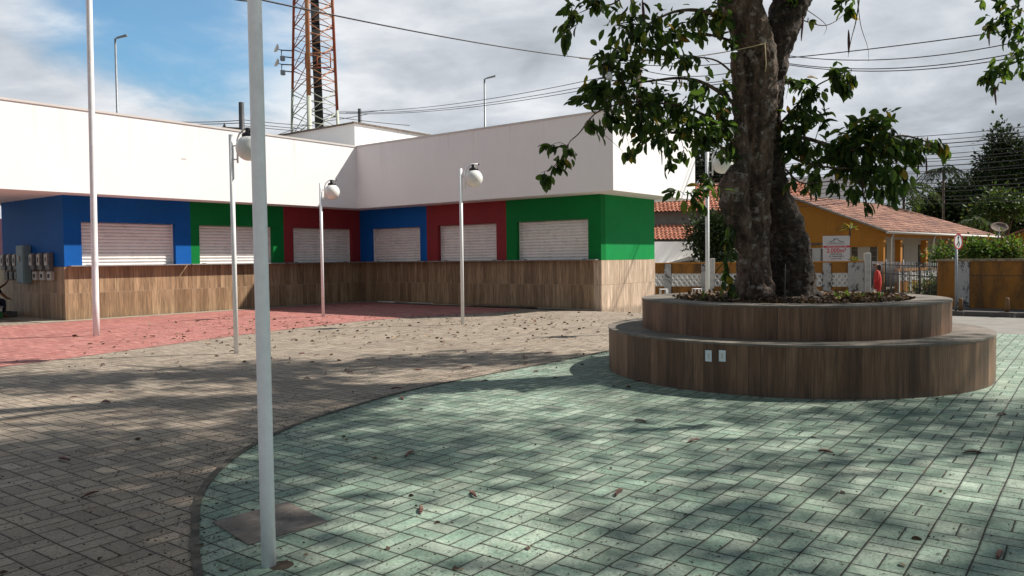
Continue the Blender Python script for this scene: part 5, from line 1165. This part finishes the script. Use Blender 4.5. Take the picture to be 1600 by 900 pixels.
MB().hull([(-.14, -.04, 0), (.14, -.04, 0), (.14, .04, 0), (-.14, .04, 0)], [(-.11, -.02, .27), (.11, -.02, .27), (.11, .02, .27), (-.11, .02, .27)]).build('bag_body', M['meterface'], bg_)
MB().tube([(-.07, 0, .26), (-.03, 0, .30), (.03, 0, .30), (.07, 0, .26)], .008, 6).build('handle', M['meterface'], bg_)

# man seated at the left edge, one hand up at the meters
ORG = Vector((at(-15, 437, 21.8).x, 21.8, 0)); mn = thing('person', 'seated person in navy and white cap at left edge, hand raised to the meters', 'person', ORG, -UA)
# local x = V (right), y = U (towards the wall plane is +y)
J = dict(pelvis=(0, -.02, .46, (.15, .12)), waist=(0, -.01, .62, (.13, .11)), chest=(0, .02, .84, (.16, .115)), neck0=(0, .03, .96, .06), neck=(0, .04, 1.01, .052), jaw=(0, .075, 1.07, .062), head=(0, .06, 1.14, (.085, .092)), crown_=(0, .05, 1.195, .06),
 hipl=(-.10, .05, .46, .09), kneel=(-.14, .26, .50, .062), ankl=(-.14, .24, .09, .04), toel=(-.14, .37, .035, .035), hipr=(.10, .05, .46, .09), kneer=(.14, .26, .50, .062), ankr=(.14, .24, .09, .04), toer=(.14, .37, .035, .035),
 shl=(-.19, .02, .90, .06), ell=(-.30, .26, .80, .044), lwrist=(-.34, .50, .96, .028), shr=(.19, .02, .90, .06), elr=(.22, .18, .70, .044), rwrist=(.14, .34, .56, .028))
J2 = dict(J); E2 = list(E); hand(J2, E2, 'l', (-.34, .50, .96), (-.3, .5, .8), (1, .3, 0), (0, 1, -.3)); hand(J2, E2, 'r', (.14, .34, .56), (0, 1, -.3), (1, 0, 0), (0, -.2, -1))
mb_ = skin_obj('body', J2, E2, M['skin'], mn); face(mb_, (0, .065, 1.13), (0, 1, 0), (1, 0, 0))
JD = {k: up(k, .016) for k in ('pelvis', 'waist', 'chest', 'shl', 'ell', 'shr', 'elr')}; JD['neck0'] = (0, .03, .95, .07)
skin_obj('shirt', JD, [('pelvis', 'waist'), ('waist', 'chest'), ('chest', 'neck0'), ('chest', 'shl'), ('shl', 'ell'), ('chest', 'shr'), ('shr', 'elr')], M['navy'], mb_)
JD = {k: up(k, .018) for k in ('pelvis', 'hipl', 'kneel', 'hipr', 'kneer')}; JD['al'] = (-.14, .24, .14, .055); JD['ar'] = (.14, .24, .14, .055)
skin_obj('trousers', JD, [('pelvis', 'hipl'), ('hipl', 'kneel'), ('kneel', 'al'), ('pelvis', 'hipr'), ('hipr', 'kneer'), ('kneer', 'ar')], M['navy'], mb_)
cp_ = MB().lathe([(.101, 0), (.100, .04), (.085, .085), (.05, .108), (0, .115)], (0, .055, 1.165), 18).hull([(-.08, .14, 1.165), (.08, .14, 1.165), (.05, .23, 1.16), (-.05, .23, 1.16)], [(-.08, .14, 1.175), (.08, .14, 1.175), (.05, .23, 1.168), (-.05, .23, 1.168)]).build('cap', M['plasticwhite'], mb_)
t_ = thing('cooler_box', 'pale cooler box with green lower half under the seated person at the left edge', 'box', ORG+Vector((0, 0, 0)), -UA)
MB().box(-.30, .30, -.22, .18, 0, .20, .01).build('lower_shell', M['plasticgreen'], t_); MB().box(-.29, .29, -.21, .17, .205, .30, .01).build('upper_shell', M['plasticwhite'], t_); MB().box(-.31, .31, -.23, .19, .302, .35, .01).build('lid', M['meterface'], t_)
q = I0-V*3.0-U*10.45; o = MB().box(-.22, .22, -.14, .14, 0, .03, .005).box(-.22, .22, -.14, -.12, .03, .16).box(-.22, .22, .12, .14, .03, .16).box(-.22, -.20, -.12, .12, .03, .16).box(.20, .22, -.12, .12, .03, .16).build('plastic_crate', M['meter'], None, (q.x, q.y, .012)); o.rotation_euler = (0, 0, -UA); tag(o, 'low dark crate on the ground beside the meter wall', 'crate')

# ------------------------------------------------------------------ fallen pods, leaves and crumbs on the paving
podopen = pod_mesh(.15, .016, .35)
mo = bpy.data.meshes.new('fallen_pod'); podopen.bm.to_mesh(mo); podopen.bm.free(); mo.materials.append(M['pod'])
lin = MB(); n = 7
for i in range(n): x = -.05+.1*i/(n-1); lin.box(x-.004, x+.004, -.009, .009, .010+.022*(1-(x/.06)**2)*.6, .013+.022*(1-(x/.06)**2)*.6)
ml = bpy.data.meshes.new('pod_lining'); lin.bm.to_mesh(ml); lin.bm.free(); ml.materials.append(M['podpale'])
NEAR = [(-3.43, 5.95, 'curled fallen pod at the far left on the shaded grey paving'), (-.26, 4.93, 'red-brown open pod on the green paving right of the near flagpole'), (-.56, 4.63, 'red-brown open pod on green paving just left of and nearer than its neighbour'), (.66, 4.92, 'small two-winged pod on the green paving in the middle foreground'), (-2.74, 5.03, 'brown curved pod on the grey paving left of the edging kerb'), (-.8, 5.98, 'dry pod on the green paving a little right of the near flagpole, mid distance'), (-4.37, 8.4, 'pale dry pod on the sunlit grey paving at the left'), (1.15, 7.09, 'thin fallen pod on green paving left of the planter front'), (1.45, 6.3, 'long curved fallen pod below the two outlet plates'), (2.36, 5.91, 'short red-brown pod on the green paving before the planter'), (4.49, 7.19, 'long fallen pod near the right end of the planter'), (3.42, 5.82, 'pale curved pod on the green paving at the right'), (2.39, 3.83, 'dark pod lying at the lower right corner'), (-1.2, 8.4, 'long reddish pod across the kerb where green meets grey'), (-2.6, 9.9, 'pod lying on the shaded grey paving in the middle distance'), (1.5, 9.4, 'pod on the green paving left of the planter'), (.3, 10.3, 'flat dark leaf-like pod near the grey edge of the green field')]
def fallen(x, y, lab, s_=1.0, z=None):
    r_ = bpy.data.objects.new('fallen_seed_pod', mo); col.objects.link(r_); r_.location = (x, y, (dz(x, y) if z is None else z)+.010); a = random.uniform(0, 6.28)
    r_.rotation_euler = (random.uniform(-.5, .5), random.uniform(-.12, .12), a); r_.scale = (s_, s_, s_); tag(r_, lab, 'seed pod', 'fallen seed pods on the paving')
    l_ = bpy.data.objects.new('lining', ml); col.objects.link(l_); l_.parent = r_
for x, y, lab in NEAR: fallen(x, y, lab, random.uniform(.8, 1.1))
for i in range(62):
    if i < 34: x, y = random.uniform(-9, 5), random.uniform(11, 21.5)
    elif i < 46: x, y = random.uniform(-5, 2.3), random.uniform(7.5, 13)
    else: x, y = random.uniform(-4, 2), random.uniform(9, 14)
    P2 = Vector((x, y)); d_ = (P2-PC.to_2d()).length
    l_ = P2-I0; lx, ly = l_.dot(V), l_.dot(U)
    if d_ < RL+.1 or lx < .1 or (lx < 10.4 and ly > -.1): continue
    fallen(x, y, 'dry fallen pod among many scattered over the plaza paving', random.uniform(.55, 1.1))
def litter(name, n, region, s0, s1, m, lab, simple=True, tone_=None):
    P = []; D = []
    while len(P) < n:
        x, y = region()
        if (Vector((x, y))-PC.to_2d()).length < RL+.02: continue
        l_ = Vector((x, y))-I0
        if l_.dot(V) < .03 or (l_.dot(V) < 10.3 and l_.dot(U) > -.03): continue
        P.append((x, y, dz(x, y)+.010)); D.append((random.uniform(-1, 1), random.uniform(-1, 1), random.uniform(-.02, .06)))
    me_ = blades(P, D, s0+(s1-s0)*rng.random(n)**2, rng.random(n), .35, simple); me_.materials.append(m); me_.name = name
    o = bpy.data.objects.new(name, me_); col.objects.link(o); o['kind'] = 'stuff'; tag(o, lab, 'litter')
def polar():
    r_ = 3.3+9*random.random()**1.3; a = random.uniform(-.62, .62); return r_*math.sin(a), r_*math.cos(a)
def alongkerb():
    p = random.choice(gedge); s_ = random.gauss(0, .22)-.06; return p.x+s_, p.y+random.gauss(0, .12)
litter('crumb_litter', 11000, polar, .006, .022, M['litter'], 'tiny dark crumbs and seed bits scattered on the near paving')
litter('crumb_litter', 2600, lambda: (random.gauss(-2.4, .7), random.gauss(5.6, 1.4)), .006, .024, M['litter'], 'dark crumbs strewn over the shaded grey paving beside the kerb')
litter('crumb_litter', 5200, alongkerb, .006, .026, M['litter'], 'dark crumbs gathered along the curved kerb')
litter('dry_leaf_litter', 900, lambda: (random.uniform(-8, 3.5), random.triangular(9, 22, 19)), .02, .10, DRY, 'dry leaves strewn over the grey paving in front of the building', False)
litter('dry_leaf_litter', 380, lambda: (random.uniform(-9, 2.2), random.uniform(14, 22)), .03, .12, M['litterpale'], 'pale dry leaf scraps on the sunlit paving', False)
litter('dry_leaf_litter', 130, polar, .02, .06, DRY, 'small dry leaves on the near paving', False)

for _o in bpy.data.objects:
    if _o.get('label') and len(_o['label'].split()) > 16: print('LONG', _o.name, _o['label'])
